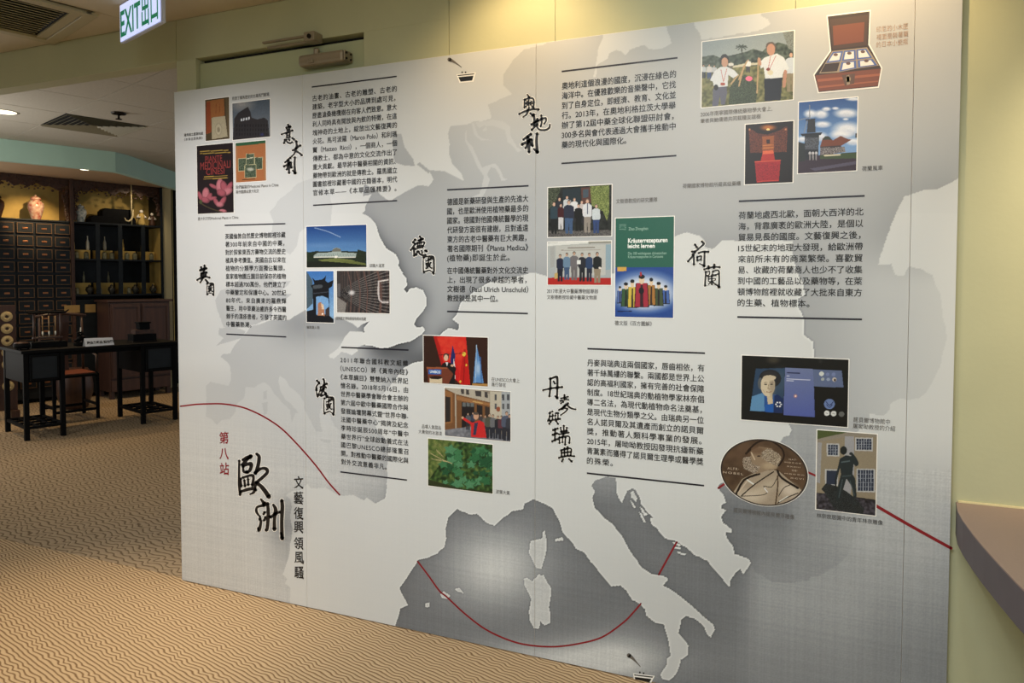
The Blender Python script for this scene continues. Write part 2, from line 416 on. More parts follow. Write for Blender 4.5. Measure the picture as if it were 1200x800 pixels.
# ---------------------------------------------------------------- counter at the right
t = thing('reception_counter', 'plum topped counter with curved front edge against the green wall', 'counter', (3.355, 0, 0))
edge = [(0, .0295), (-.012, -.08), (-.014, -.17), (-.010, -.30), (-.004, -.40), (.006, -.52), (.018, -.64), (.04, -.80), (.075, -1.0)]
poly = edge + [(.9, -1.0), (.9, .0295)]
bm = bmesh.new(); prism(bm, poly, .697, .7955); bmesh.ops.recalc_face_normals(bm, faces=bm.faces); part('fascia', finish(bm), M_plum, t)
bm = bmesh.new(); prism(bm, [(x - .001 if i < len(edge) else x, y) for i, (x, y) in enumerate(poly)], .7957, .800)
bmesh.ops.recalc_face_normals(bm, faces=bm.faces); part('worktop', finish(bm), M_plum2, t)
bm = bmesh.new(); prism(bm, [(x + .42, y) for x, y in edge] + [(.9, -1.0), (.9, .0295)], 0, .696)
bmesh.ops.recalc_face_normals(bm, faces=bm.faces); part('base', finish(bm), M_green, t)
part('back_strip', bxm(.004, .9, .0205, .0295, .8005, .806), mat('cream_strip', (222, 208, 160), .5), t)  # thin cream strip along the back edge of the worktop
# ================================================================ far room
struct(link('wall_left', bxm(-3, 9.0, 0, .1, 0, 2.8), mat('cream_wall', (196, 184, 140), .8, noise=.04, nscale=4), None, bp(0, 7.12, 0), BROT))
sw = struct(link('trim_4', bxm(2.745, 9.0, 6.66, 6.70, 0, 2.79), mat('cream_return', (214, 200, 156), .8), None, (0, 0, 0), BROT))
def knob_mesh():
    bm = bmesh.new()
    box(bm, -.028, .028, -.010, 0, -.010, .012, bev=.003)
    return finish(bm)
def frame_mesh(w, h):
    bm = bmesh.new(); s = .006
    for (x0, x1, z0, z1) in ((-w, w, h - s, h), (-w, w, -h, -h + s), (-w, -w + s, -h + s, h - s), (w - s, w, -h + s, h - s)):
        box(bm, x0, x1, -.005, 0, z0, z1)
    return finish(bm)
def frieze(x0, x1, zt, drop, y, seed):
    r = random.Random(seed); bm = bmesh.new()
    n = int((x1 - x0) / .02)
    top = [(x0 + (x1 - x0) * i / n) for i in range(n + 1)]
    low = [zt - drop * (.70 + .14 * math.sin(i * .33) + .10 * math.sin(i * .81 + 1) + .10 * r.random()) for i in range(n + 1)]
    for i in range(n):
        vs = [bm.verts.new((top[i], y, zt)), bm.verts.new((top[i + 1], y, zt)), bm.verts.new((top[i + 1], y, low[i + 1])), bm.verts.new((top[i], y, low[i]))]
        ws = [bm.verts.new((v.co.x, y + .02, v.co.z)) for v in vs]
        bm.faces.new(vs); bm.faces.new(list(reversed(ws)))
        for k in range(4): bm.faces.new((vs[k], vs[(k + 1) % 4], ws[(k + 1) % 4], ws[k]))
    for i in range(int((x1 - x0) * 130)):
        m = Matrix.Translation((r.uniform(x0 + .01, x1 - .01), y - .004, zt - drop * r.uniform(.05, 1.12))) @ Matrix.Diagonal((r.uniform(.008, .02), .010, r.uniform(.006, .016), 1))
        bmesh.ops.create_icosphere(bm, subdivisions=1, radius=1, matrix=m)
    bmesh.ops.recalc_face_normals(bm, faces=bm.faces)
    return finish(bm)
def bracket(x, sgn, z0, z1, y, seed):
    r = random.Random(seed); bm = bmesh.new()
    for i in range(60):
        z = r.uniform(z0, z1); wd = .035 + .07 * ((z - z0) / (z1 - z0)) ** 2
        m = Matrix.Translation((x + sgn * r.uniform(0, wd), y, z)) @ Matrix.Diagonal((r.uniform(.008, .018), .012, r.uniform(.010, .022), 1))
        bmesh.ops.create_icosphere(bm, subdivisions=1, radius=1, matrix=m)
    box(bm, min(x, x + sgn * .03), max(x, x + sgn * .03), y, y + .012, z0, z1)
    return finish(bm)
# ---- wall of drawers
AF = 6.60
t = thing('medicine_drawer_cabinet', 'dark teal wall cabinet of small gilt framed medicine drawers under a silk lined carved niche', 'cabinet', bp(0, AF, 0), BROT)
B0, B1 = .20, 1.585
bm = bmesh.new(); box(bm, B0, B1, .012, .42, .05, 2.235, bev=.004); box(bm, B0 - .01, B1 + .0, -.01, .42, 2.236, 2.256, bev=.003)
part('carcass', finish(bm), M_lacq2, t)
part('silk_back', bxm(B0, B1 + .005, .40, .42, 2.257, 2.79), M_ylw, t)
part('post', bxm(1.587, 1.628, -.02, .42, .05, 2.79, bev=.004), M_carve, t)
part('carved_frieze', frieze(B0, 1.585, 2.79, .15, .02, 3), M_carve, t)
part('carved_bracket', bracket(1.585, -1, 2.26, 2.66, .03, 5), M_carve, t)
dm0 = bmesh.new(); box(dm0, -.088, .088, -.012, .011, -.066, .066, bev=.005); dm = finish(dm0)
km = knob_mesh(); fm = frame_mesh(.084, .060)
dmm = M_lacq2
first = None
for r_ in range(13):
    for c_ in range(6):
        x = .494 + .2003 * c_ - (0 if c_ < 5 else 0); z = 2.145 - .1578 * r_
        d = part('drawer', dm, dmm, t, (x + .0, 0, z)); 
        f = part('gilt_border', fm, M_gold, d, (0, -.0125, 0)); k = part('pull', km, M_brass, d, (0, -.0125, -.004))
# ---- glazed-style display unit
t = thing('display_cabinet', 'dark display cabinet with two shelves of medicine jars and an open silk lined niche', 'cabinet', bp(0, AF, 0), BROT)
B2 = 2.735
part('side_panel', bxm(B2 - .028, B2, 0, .42, .05, 2.79, bev=.003), M_lacq2, t)
part('carcass', bxm(1.632, B2 - .03, .385, .42, .05, 2.235), M_lacq2, t)
part('silk_back', bxm(1.63, B2 - .03, .385, .42, 2.262, 2.79), M_ylw, t)
for z in (2.236, 1.765, 1.305):
    part('shelf', bxm(1.632, B2 - .03, -.006, .384, z, z + .022, bev=.002), M_lacq2, t)
part('base_panel', bxm(1.632, B2 - .03, .0, .384, .05, 1.262, bev=.004), M_lacq2, t)
for x in (1.905, 2.178, 2.470):
    part('mullion', bxm(x - .026, x + .026, -.004, .018, 1.33, 2.234, bev=.002), M_lacq2, t)
part('side_lining', bxm(B2 - .034, B2 - .0285, .03, .38, 1.33, 2.232), M_ylw, t)
for z, h in ((1.7875, .118), (1.3275, .150)):
    for x0, x1 in ((1.65, 1.87), (1.94, 2.145), (2.21, 2.435), (2.50, 2.685)):
        part('riser', bxm(x0, x1, .17, .30, z, z + h, bev=.002), M_ylw, t)
part('carved_frieze', frieze(1.63, B2 - .03, 2.79, .16, .03, 8), M_carve, t)
part('carved_bracket', bracket(1.632, 1, 2.28, 2.66, .03, 6), M_carve, t)
part('carved_bracket', bracket(B2 - .03, -1, 2.40, 2.74, .03, 9), M_carve, t)

def placeL(me_parts, name, label, cat, b, a, z, group=None, rz=0):
    t = thing(name, label, cat, bp(b, a, z), BROT + rz, group)
    for n, me, m in me_parts: part(n, me, m, t)
    return t
def lm(prof, seg=16, smooth=True):
    bm = bmesh.new(); lathe(bm, prof, seg=seg); return finish(bm, smooth=smooth)
# jars in the niches
def ginger(r, h, m):
    body = lm([(0, 0), (r * .62, 0), (r * .60, h * .06), (r * .78, h * .25), (r, h * .50), (r * .93, h * .66), (r * .55, h * .76), (r * .5, h * .79)], 24)
    lid = lm([(r * .60, h * .785), (r * .66, h * .80), (r * .6, h * .87), (r * .25, h * .93), (r * .1, h * .94), (r * .13, h * .97), (0, h)], 24)
    return [('jar_body', body, m), ('lid', lid, m)]
placeL(ginger(.090, .315, M_porc), 'ginger_jar', 'brightly lit red and white lidded porcelain jar in the niche above the drawers', 'jar', 1.25, 6.72, 2.256)
placeL(ginger(.090, .30, M_carve), 'ginger_jar', 'dark lidded jar cut by the left picture edge in the niche above the drawers', 'jar', .835, 6.72, 2.256)
placeL(ginger(.072, .235, M_porcb), 'ginger_jar', 'blue and white lidded jar beside the stepped black box', 'jar', 1.74, 6.70, 2.259)
t = thing('stepped_box', 'black stepped lacquer box lying in the niche of the display cabinet', 'box', bp(0, 6.66, 2.2585), BROT)
bm = bmesh.new()
for (x0, x1, z1) in ((1.85, 2.405, .095), (1.99, 2.36, .20)):
    vs = [(x0 + .035, z1), (x1 - .02, z1), (x1, z1 - .04), (x1, 0 if z1 < .1 else .0955), (x0, 0 if z1 < .1 else .0955), (x0, z1 - .04)]
    a_ = [bm.verts.new((x, 0, z)) for x, z in vs]; b_ = [bm.verts.new((x, .18, z)) for x, z in vs]
    bm.faces.new(a_); bm.faces.new(list(reversed(b_)))
    for k in range(6): bm.faces.new((a_[k], b_[k], b_[(k + 1) % 6], a_[(k + 1) % 6]))
bmesh.ops.recalc_face_normals(bm, faces=bm.faces)
part('case', finish(bm), M_lacq, t)
t = thing('hooked_staff', 'pale staff with a curled hook leaning upright before the black stepped box', 'staff', bp(2.335, 6.62, 2.2585), BROT)
ivory = mat('ivory', (206, 190, 146), .4)
bm = bmesh.new(); tube(bm, [(0, .0, .0), (0, 0, .53)], .0085); part('shaft', finish(bm, smooth=True), ivory, t)
bm = bmesh.new(); tube(bm, [(.012, -.02, .20), (.006, -.02, .12), (-.01, -.02, .07), (-.045, -.02, .04), (-.08, -.02, .05), (-.095, -.02, .085)], [.008, .012, .014, .012, .009, .005]); part('hook', finish(bm, smooth=True), ivory, t)
def figure(label, b, s, m, m2):
    t = thing('porcelain_figurine', label, 'figurine', bp(b, 6.70, 2.2585), BROT)
    part('robe', lm([(0, 0), (.05 * s, 0), (.055 * s, .03 * s), (.035 * s, .10 * s), (.045 * s, .14 * s), (.02 * s, .175 * s), (.012 * s, .18 * s)], 18), m, t)
    bm = bmesh.new(); bmesh.ops.create_icosphere(bm, subdivisions=2, radius=.026 * s, matrix=Matrix.Translation((0, 0, .20 * s))); part('head', finish(bm, smooth=True), m2, t)
    bm = bmesh.new()
    for sg in (-1, 1): tube(bm, [(sg * .03 * s, 0, .15 * s), (sg * .062 * s, -.01, .11 * s), (sg * .03 * s, -.045 * s, .12 * s)], [.014 * s, .013 * s, .008 * s])
    part('sleeve', finish(bm, smooth=True), m2, t)
figure('pale robed porcelain figure standing by the hooked staff', 2.49, .95, M_ylw, M_white)
figure('dark robed porcelain figure with white head at the right end of the niche', 2.63, .8, M_carve, M_white)
# shelf ware
M_jar = mat('celadon_jar', (120, 118, 92), .3, noise=.3, nscale=30)
M_jarw = mat('white_glaze', (214, 210, 196), .25)
M_pew = mat('pewter', (70, 68, 60), .35, metal=.6)
def pot(r, h): return [('jar_body', lm([(0, 0), (r * .9, 0), (r, h * .1), (r, h * .72), (r * .7, h * .82)]), M_jar), ('lid', lm([(r * .74, h * .825), (r * .78, h * .87), (r * .2, h * .95), (0, h)]), M_pew)]
def globe(r, h): return [('jar_body', lm([(0, 0), (r * .5, 0), (r * .45, h * .1), (r, h * .42), (r * .8, h * .68), (r * .3, h * .78)]), M_pew), ('lid', lm([(r * .34, h * .785), (r * .4, h * .84), (r * .1, h * .93), (0, h)]), M_pew)]
def flask(r, h, m): return [('flask_body', lm([(0, 0), (r * .8, 0), (r, h * .2), (r * .9, h * .55), (r * .35, h * .75), (r * .3, h * .93)]), m), ('stopper', lm([(r * .36, h * .935), (r * .4, h * .97), (0, h)]), m)]
bxx = lambda x: 1.647 + (x - 90) * .01065
ords = ['first', 'second', 'third', 'fourth', 'fifth', 'sixth', 'seventh', 'eighth']
def copyt(src, b, a, z, label):
    c = src.copy(); COL.objects.link(c); c.location = bp(b, a, z); c['label'] = label
    for ch in src.children:
        d = ch.copy(); COL.objects.link(d); d.parent = c
def rowof(xs, parts_, name, cat, a, z, lab, group):
    src = None
    for i, x in enumerate(xs):
        l = lab % ords[i]
        if src is None: src = placeL(parts_, name, l, cat, bxx(x), a, z, group)
        else: copyt(src, bxx(x), a, z, l)
rowof([93, 104, 124, 133, 150.5, 160, 180.5], pot(.030, .10), 'medicine_jar', 'jar', 6.69, 1.788, 'short round medicine jar, %s from the left on the upper shelf', 'short jars on the upper shelf')
rowof([110, 129.5], flask(.020, .19, M_jarw), 'tall_flask', 'flask', 6.83, 1.7875 + .119, 'tall white flask, %s from the left on a yellow riser of the upper shelf', 'white flasks on the upper shelf')
rowof([94.5, 151, 174], flask(.015, .16, M_ylw), 'slim_bottle', 'bottle', 6.83, 1.7875 + .119, 'slim pale yellow bottle, %s from the left on a riser of the upper shelf', 'slim bottles on the upper shelf')
rowof([106, 131, 159, 181], globe(.048, .135), 'globe_jar', 'jar', 6.67, 1.328, 'dark globe shaped jar, %s from the left on the lower shelf', 'globe jars on the lower shelf')
rowof([92.5, 118, 152, 169.5], pot(.026, .095), 'medicine_jar', 'jar', 6.68, 1.328, 'small dark jar, %s from the left on the lower shelf', 'small jars on the lower shelf')
rowof([93, 105, 133], flask(.015, .15, M_jar), 'slim_bottle', 'bottle', 6.83, 1.3275 + .151, 'slim grey green bottle, %s from the left on a riser of the lower shelf', 'slim bottles on the lower shelf')

# ---- low cupboard, brown
t = thing('low_cupboard', 'reddish brown two door wooden cupboard standing before the display cabinet', 'cupboard', bp(1.865, 6.14, 0), BROT)
bm = bmesh.new(); box(bm, 0, .75, .012, .42, .09, 1.23, bev=.003); part('carcass', finish(bm), M_brown, t)
part('top_board', bxm(-.03, .78, -.02, .44, 1.231, 1.262, bev=.005), M_brown, t)
for s, x0 in ((0, .012), (1, .379)):
    d = part('door', bxm(x0, x0 + .359, -.010, .011, .26, 1.215, bev=.002), M_brown, t)
    bm = bmesh.new()
    for (p0, p1, q0, q1) in ((.012, .347, .905, .935), (.012, .347, .015, .045), (.012, .042, .0455, .9045), (.317, .347, .0455, .9045)):
        box(bm, x0 + p0, x0 + p1, -.020, -.0105, .26 + q0, .26 + q1, bev=.002)
    part('moulding', finish(bm), M_brown, d)
    part('pull_plate', bxm(x0 + (.30 if s == 0 else .03), x0 + (.33 if s == 0 else .06), -.026, -.0205, .68, .80, bev=.002), M_lacq, d)
part('drawer', bxm(.012, .738, -.010, .011, .10, .245, bev=.003), M_brown, t)
for x in (.0, .70):
    for y in (.02, .37): part('foot', bxm(x, x + .05, y, y + .05, 0, .0895), M_brown, t)
# cards hung on the dark base
M_card = mat('tan_card', (168, 138, 84), .7, noise=.08, nscale=30)
tag(link('notice_card', bxm(0, .175, 0, .004, 0, .095, bev=.001), M_card, None, bp(1.495, 6.572, 1.10), BROT), 'wide tan notice card fixed below the drawers, left of its twin', 'card')
tag(link('notice_card', bxm(0, .125, 0, .004, 0, .105, bev=.001), M_card, None, bp(1.735, 6.588, 1.095), BROT), 'narrow tan notice card right beside the brown cupboard', 'card')
# couplet board
t = thing('couplet_board', 'tall narrow black hanging board beside the white exhibition wall edge', 'board', bp(2.662, 6.14, .12), BROT)
part('board', bxm(0, .34, 0, .03, 0, 2.60, bev=.004), M_lacq, t)
part('gilt_border', bxm(.0, .008, -.004, -.0005, .0, 2.60), mat('dull_gold', (150, 140, 90), .5), t)

# ---- writing desk
t = thing('writing_desk', 'black lacquer pedestal desk with open lattice foot shelves, in front of the cabinets', 'desk', bp(.437, 4.24, 0), BROT)
W_, D_ = 1.425, .66
part('desktop', bxm(-.02, W_ + .02, -.02, D_ + .02, .822, .852, bev=.004), M_lacq, t)
for x0, x1 in ((0, .345), (W_ - .375, W_)):
    for x in (x0, x1 - .042):
        for y in (0, D_ - .042): part('leg', bxm(x, x + .042, y, y + .042, 0, .8215, bev=.003), M_lacq, t)
    part('pedestal_case', bxm(x0 + .006, x1 - .006, .012, D_ - .006, .545, .8205), M_lacq, t)
    d = part('drawer', bxm(x0 + .05, x1 - .05, -.004, .0115, .565, .805, bev=.002), M_lacq2, t)
    bm = bmesh.new()
    xa, xb = x0 + .052, x1 - .052
    for (p0, p1, q0, q1) in ((xa, xb, .787, .803), (xa, xb, .567, .583), (xa, xa + .016, .5835, .7865), (xb - .016, xb, .5835, .7865)):
        box(bm, p0, p1, -.014, -.0045, q0, q1, bev=.002)
    part('moulding', finish(bm), M_lacq, d)
    bm = bmesh.new(); box(bm, x0 + .042, x1 - .042, .006, .034, .105, .13); box(bm, x0 + .042, x1 - .042, D_ - .034, D_ - .006, .105, .13)
    box(bm, x0 + .006, x0 + .034, .042, D_ - .042, .105, .13); box(bm, x1 - .034, x1 - .006, .042, D_ - .042, .105, .13)
    n = 4
    for k in range(1, n):
        y = .03 + (D_ - .06) * k / n; box(bm, x0 + .034, x1 - .034, y - .010, y + .010, .108, .127)
    for k in range(1, 3):
        x = x0 + (x1 - x0) * k / 3; box(bm, x - .010, x + .010, .034, D_ - .034, .1085, .1275)
    part('lattice_shelf', finish(bm), M_lacq, t)
part('apron', bxm(.346, W_ - .376, .05, .07, .78, .8205), M_lacq, t)
# ---- chair behind the desk
t = thing('yoke_back_chair', 'dark wooden armchair with curved splat and reddish seat tucked behind the desk', 'chair', bp(.885, 4.97, 0), BROT)
t.scale = (.90, 1, .935)
bm = bmesh.new(); box(bm, 0, .50, 0, .46, .50, .53, bev=.006); part('seat_frame', finish(bm), M_lacq, t)
part('seat', bxm(.03, .47, .03, .43, .531, .545, bev=.004), mat('red_brown_seat', (120, 66, 48), .4), t)
for x in (.0, .465):
    for y in (0, .425):
        top = .4995 if y == 0 else .4995
        part('leg', bxm(x, x + .035, y, y + .035, 0, top, bev=.004), M_lacq, t)
for (a_, b_) in (((.035, .0), (.465, .0)), ((.035, .43), (.465, .43))):
    part('stretcher', bxm(a_[0] + .001, b_[0] - .001, a_[1] + .006, a_[1] + .028, .10, .13), M_lacq, t)
for x in (.006, .472): part('stretcher', bxm(x, x + .022, .036, .424, .15, .18), M_lacq, t)
bm = bmesh.new(); tube(bm, [(.018, .44, .53), (.016, .455, .85), (.02, .46, 1.20)], .015); part('back_post', finish(bm, smooth=True), M_brown, t)
bm = bmesh.new(); tube(bm, [(.482, .44, .53), (.484, .455, .85), (.48, .46, 1.20)], .015); part('back_post', finish(bm, smooth=True), M_brown, t)
bm = bmesh.new(); tube(bm, [(-.03, .45, 1.19), (.08, .465, 1.205), (.25, .475, 1.225), (.42, .465, 1.205), (.53, .45, 1.19)], [.014, .018, .022, .018, .014]); part('yoke_rail', finish(bm, smooth=True), M_brown, t)
bm = bmesh.new()
pr = None
for k in range(9):
    z = .532 + (1.20 - .532) * k / 8; y = .44 + .03 * math.sin(k / 8 * math.pi * 1.5)
    row = [bm.verts.new((.175, y, z)), bm.verts.new((.325, y, z)), bm.verts.new((.325, y + .012, z)), bm.verts.new((.175, y + .012, z))]
    if pr:
        for q in range(4): bm.faces.new((pr[q], pr[(q + 1) % 4], row[(q + 1) % 4], row[q]))
    pr = row
part('splat', finish(bm), M_brown, t)
for x in (.018, .482):
    bm = bmesh.new(); tube(bm, [(x, .445, .78), (x, .25, .775), (x, .04, .74), (x, .02, .545)], .013); part('arm', finish(bm, smooth=True), M_brown, t)
# ---- drum stool behind the chair
t = thing('drum_stool', 'round brown drum stool half hidden behind the chair', 'stool', bp(1.37, 5.86, 0), 0)
part('drum', lm([(0, 0), (.13, 0), (.14, .02), (.19, .18), (.195, .27), (.175, .40), (.14, .47), (.0, .47)], 24), M_brown, t)
# ---- standing rack with stone rings
t = thing('disc_rack', 'wooden rack with a column of pale round discs at the left picture edge', 'rack', bp(.30, 5.6, 0), BROT)
part('frame', bxm(0, .43, 0, .06, .10, 1.24, bev=.006), M_brown, t)
part('foot', bxm(.36, .44, -.04, .16, 0, .0995, bev=.006), M_brown, t)
part('foot', bxm(-.01, .07, -.04, .16, 0, .0995, bev=.006), M_brown, t)
dd = mat('mother_of_pearl', (176, 158, 116), .5, noise=.2, nscale=50)
for z in (1.118, .988, .858, .73, .60, .366):
    bm = bmesh.new(); lathe(bm, [(.017, 0), (.017, .012), (.030, .016), (.052, .010), (.056, 0)], seg=24)
    bmesh.ops.transform(bm, matrix=Matrix.Translation((.345, -.001, z)) @ Matrix.Rotation(math.pi / 2, 4, 'X'), verts=bm.verts)
    part('ring_disc', finish(bm), dd, t)
# ---- things on the desk
ZT = .8525
t = thing('inkstone_box', 'low dark footed box at the left front of the desk', 'box', bp(.47, 4.40, ZT), BROT)
part('box_body', lm([(0, .012), (.055, .012), (.07, .02), (.07, .05), (.062, .058), (0, .058)], 24), M_lacq, t)
part('lid', lm([(.064, .0585), (.066, .062), (.05, .07), (0, .072)], 24), M_carve, t)
for k in range(3): part('foot', bxm(.05 * math.cos(k * 2.09) - .008, .05 * math.cos(k * 2.09) + .008, .05 * math.sin(k * 2.09) - .008, .05 * math.sin(k * 2.09) + .008, 0, .0155), M_lacq, t)
t = thing('brush_stand', 'dark wooden brush hanging stand with upturned top bar on the desk', 'brush stand', bp(.715, 4.50, ZT), BROT)
part('base', bxm(-.155, .155, -.06, .06, 0, .058, bev=.004), M_lacq, t)
part('base_rail', bxm(-.13, .13, -.012, .012, .085, .105, bev=.003), M_brown, t)
for x in (-.115, .115):
    bm = bmesh.new(); tube(bm, [(x, 0, .0585), (x, 0, .33)], .010); part('upright', finish(bm, smooth=True), M_brown, t)
bm = bmesh.new(); tube(bm, [(-.19, 0, .365), (-.16, 0, .342), (0, 0, .34), (.16, 0, .342), (.19, 0, .365)], [.006, .011, .012, .011, .006]); part('top_bar', finish(bm, smooth=True), M_lacq, t)
for i, (x, n) in enumerate(((-.055, 'left'), (.0, 'middle'), (.055, 'right'))):
    tt = thing('writing_brush', 'writing brush hanging on the stand, the %s one of three' % n, 'brush', bp(.715 + x, 4.455, ZT + .11), BROT, 'brushes on the stand')
    bm = bmesh.new(); tube(bm, [(0, 0, .05), (0, 0, .20)], .005); part('handle', finish(bm, smooth=True), mat('bamboo', (150, 116, 70), .4), tt)
    bm = bmesh.new(); tube(bm, [(0, 0, .0), (0, 0, .03), (0, 0, .05)], [.001, .008, .006]); part('bristles', finish(bm, smooth=True), M_jarw, tt)
    bm = bmesh.new(); tube(bm, [(0, 0, .20), (0, .022, .225), (0, .032, .232)], .0015, 5); part('cord', finish(bm), M_lacq, tt)
t = thing('carved_ornament', 'knobbly black carved ornament on the desk left of the white paper sign', 'ornament', bp(.985, 4.45, ZT), BROT)
r_ = random.Random(4); bm = bmesh.new(); box(bm, -.05, .05, -.04, .04, 0, .03, bev=.005)
for k in range(26):
    z = r_.uniform(.03, .14); s = .05 * (1 - z / .25)
    bmesh.ops.create_icosphere(bm, subdivisions=1, radius=r_.uniform(.014, .022), matrix=Matrix.Translation((r_.uniform(-s, s), r_.uniform(-.025, .025), z)))
part('rock_carving', finish(bm, smooth=True), M_lacq, t)
bm = bmesh.new(); tube(bm, [(0, -.02, .12), (.002, -.02, .185)], .006); part('pale_inlay', finish(bm), M_jarw, t)
t = thing('table_sign', 'white folded paper sign with black writing standing on the desk', 'sign', bp(.975, 4.275, ZT), BROT + math.radians(4))
bm = bmesh.new()
for q in (0, 1):
    ys = (0, .03) if q == 0 else (.06, .03)
    vs = [bm.verts.new((0, ys[0], 0)), bm.verts.new((.275, ys[0], 0)), bm.verts.new((.272, ys[1], .074)), bm.verts.new((.003, ys[1], .080))]
    bm.faces.new(vs)
me = finish(bm); o = part('folded_card', me, mat('paper', (236, 236, 240), .6), t)
so = o.modifiers.new('s', 'SOLIDIFY'); so.thickness = .001
me = FONT('展品為藏品 請勿觸摸', .030, .03); me.transform(Matrix.Rotation(math.pi / 2 - math.radians(20), 4, 'X'))
part('lettering', me, M_black, t, (.018, .0045, .025))
t = thing('stacked_ink_boxes', 'dark carved ink box with raised stepped lid at the right of the desk', 'box', bp(1.605, 4.50, ZT), BROT)
part('base_case', bxm(-.12, .12, -.08, .08, 0, .085, bev=.006), M_lacq, t)
part('base_rim', bxm(-.125, .125, -.085, .085, .0, .012, bev=.003), M_steel2, t)
bm = bmesh.new(); prism(bm, [(-.09, -.06), (.10, -.06), (.10, .06), (-.09, .06)], .0855, .13); part('middle_tier', finish(bm), M_carve, t)
part('upper_case', bxm(-.045, .065, -.05, .05, .1305, .195, bev=.006), M_lacq, t)
bm = bmesh.new(); box(bm, -.055, .075, -.055, .055, .1955, .212, bev=.004); part('lid', finish(bm), M_lacq, t)
# ================================================================ the exhibition board
W0, W1 = 0.0, 3.336
board = thing('exhibition_board', 'large pale printed exhibition wall with maps, photographs and Chinese text', 'display board', (0, 0, 0))
def UV(x, y):
    """photo measurement -> metres on the board's face (u to the right, z up)"""
    x = np.asarray(x, float); y = np.asarray(y, float)
    d = (ROT @ np.stack([x - 600, 358.83 - y, np.full(np.broadcast(x, y).shape, -FPX)]).reshape(3, -1))
    t = -CAM[1] / d[1]
    return (CAM[0] + d[0] * t).reshape(x.shape), (CAM[2] + d[2] * t).reshape(x.shape)
def PXY(u, z):
    p = np.stack([u - CAM[0], np.full(u.shape, -CAM[1]), z - CAM[2]]).reshape(3, -1)
    c = ROT.T @ p
    return (600 + FPX * c[0] / -c[2]).reshape(u.shape), (358.83 - FPX * c[1] / -c[2]).reshape(u.shape)
SEAMS = [W0, .778, 1.905, 3.205, W1]
for a_, b_ in zip(SEAMS, SEAMS[1:]):
    part('board_panel', bxm(a_ + .0006, b_ - .0006, .0004, .022, .004, H, bev=.0008), M_white, board)
part('mounting_batten', bxm(.06, W1 - .06, .0222, .0298, .3, .36), M_black, board)
part('mounting_batten', bxm(.06, W1 - .06, .0222, .0298, 2.1, 2.16), M_black, board)

def print_mat(name, rough=.42):
    m = bpy.data.materials.new(name); m.use_nodes = True; nt = m.node_tree; b = nt.nodes['Principled BSDF']
    at = nt.nodes.new('ShaderNodeVertexColor'); at.layer_name = 'ink'
    nt.links.new(at.outputs['Color'], b.inputs['Base Color']); b.inputs['Roughness'].default_value = rough
    b.inputs['Specular IOR Level'].default_value = .35
    return m
M_map = print_mat('printed_map_ink', .5); M_photo = print_mat('printed_photo_ink', .4)
def grid_mesh(u0, u1, z0, z1, y, nx, ny, colfn):
    us = np.linspace(u0, u1, nx + 1); zs = np.linspace(z0, z1, ny + 1)
    U, Zz = np.meshgrid(us, zs); n = U.size
    co = np.stack([U.ravel(), np.full(n, y), Zz.ravel()], 1).astype(np.float32)
    i = np.arange(nx)[None, :] + (np.arange(ny) * (nx + 1))[:, None]
    q = np.stack([i, i + 1, i + nx + 2, i + nx + 1], -1).reshape(-1, 4).astype(np.int32)
    me = bpy.data.meshes.new('sheet'); me.vertices.add(n); me.vertices.foreach_set('co', co.ravel())
    me.loops.add(q.size); me.loops.foreach_set('vertex_index', q.ravel())
    me.polygons.add(len(q)); me.polygons.foreach_set('loop_start', np.arange(0, q.size, 4, dtype=np.int32))
    me.update(calc_edges=True)
    rgb = colfn(U, Zz)
    ca = me.color_attributes.new('ink', 'FLOAT_COLOR', 'POINT')
    arr = np.ones((n, 4), np.float32); arr[:, :3] = rgb.reshape(-1, 3); ca.data.foreach_set('color', arr.ravel())
    return me
def inside(X, Y, poly):
    px = np.array([p[0] for p in poly], float); py = np.array([p[1] for p in poly], float)
    out = np.zeros(X.shape, bool)
    bb = (X >= px.min()) & (X <= px.max()) & (Y >= py.min()) & (Y <= py.max())
    xs, ys = X[bb], Y[bb]; o = np.zeros(xs.shape, bool)
    for i in range(len(px)):
        j = (i + 1) % len(px); x1, y1, x2, y2 = px[i], py[i], px[j], py[j]
        if y1 == y2: continue
        c = ((y1 > ys) != (y2 > ys)) & (xs < (x2 - x1) * (ys - y1) / (y2 - y1) + x1); o ^= c
    out[bb] = o
    return out
def blur(A, r):
    for ax in (0, 1):
        for _ in range(2):
            P_ = np.pad(A, [(r, r) if k == ax else (0, 0) for k in (0, 1)], mode='edge')
            c = np.cumsum(P_, axis=ax); z_ = np.zeros_like(np.take(c, [0], axis=ax)); c = np.concatenate([z_, c], axis=ax)
            n = 2 * r + 1
            A = (np.take(c, range(n, c.shape[ax]), axis=ax) - np.take(c, range(0, c.shape[ax] - n), axis=ax)) / n
    return A
def rag(poly, amp, seed, step=5):
    """roughen a traced coast a little so it reads as a coastline"""
    r = random.Random(seed); out = []
    for i in range(len(poly)):
        (x1, y1), (x2, y2) = poly[i], poly[(i + 1) % len(poly)]
        d = math.hypot(x2 - x1, y2 - y1); n = max(1, int(d / step))
        for k in range(n):
            t = k / n; a = amp if k else 0
            out.append((x1 + (x2 - x1) * t + r.uniform(-a, a), y1 + (y2 - y1) * t + r.uniform(-a, a)))
    return out

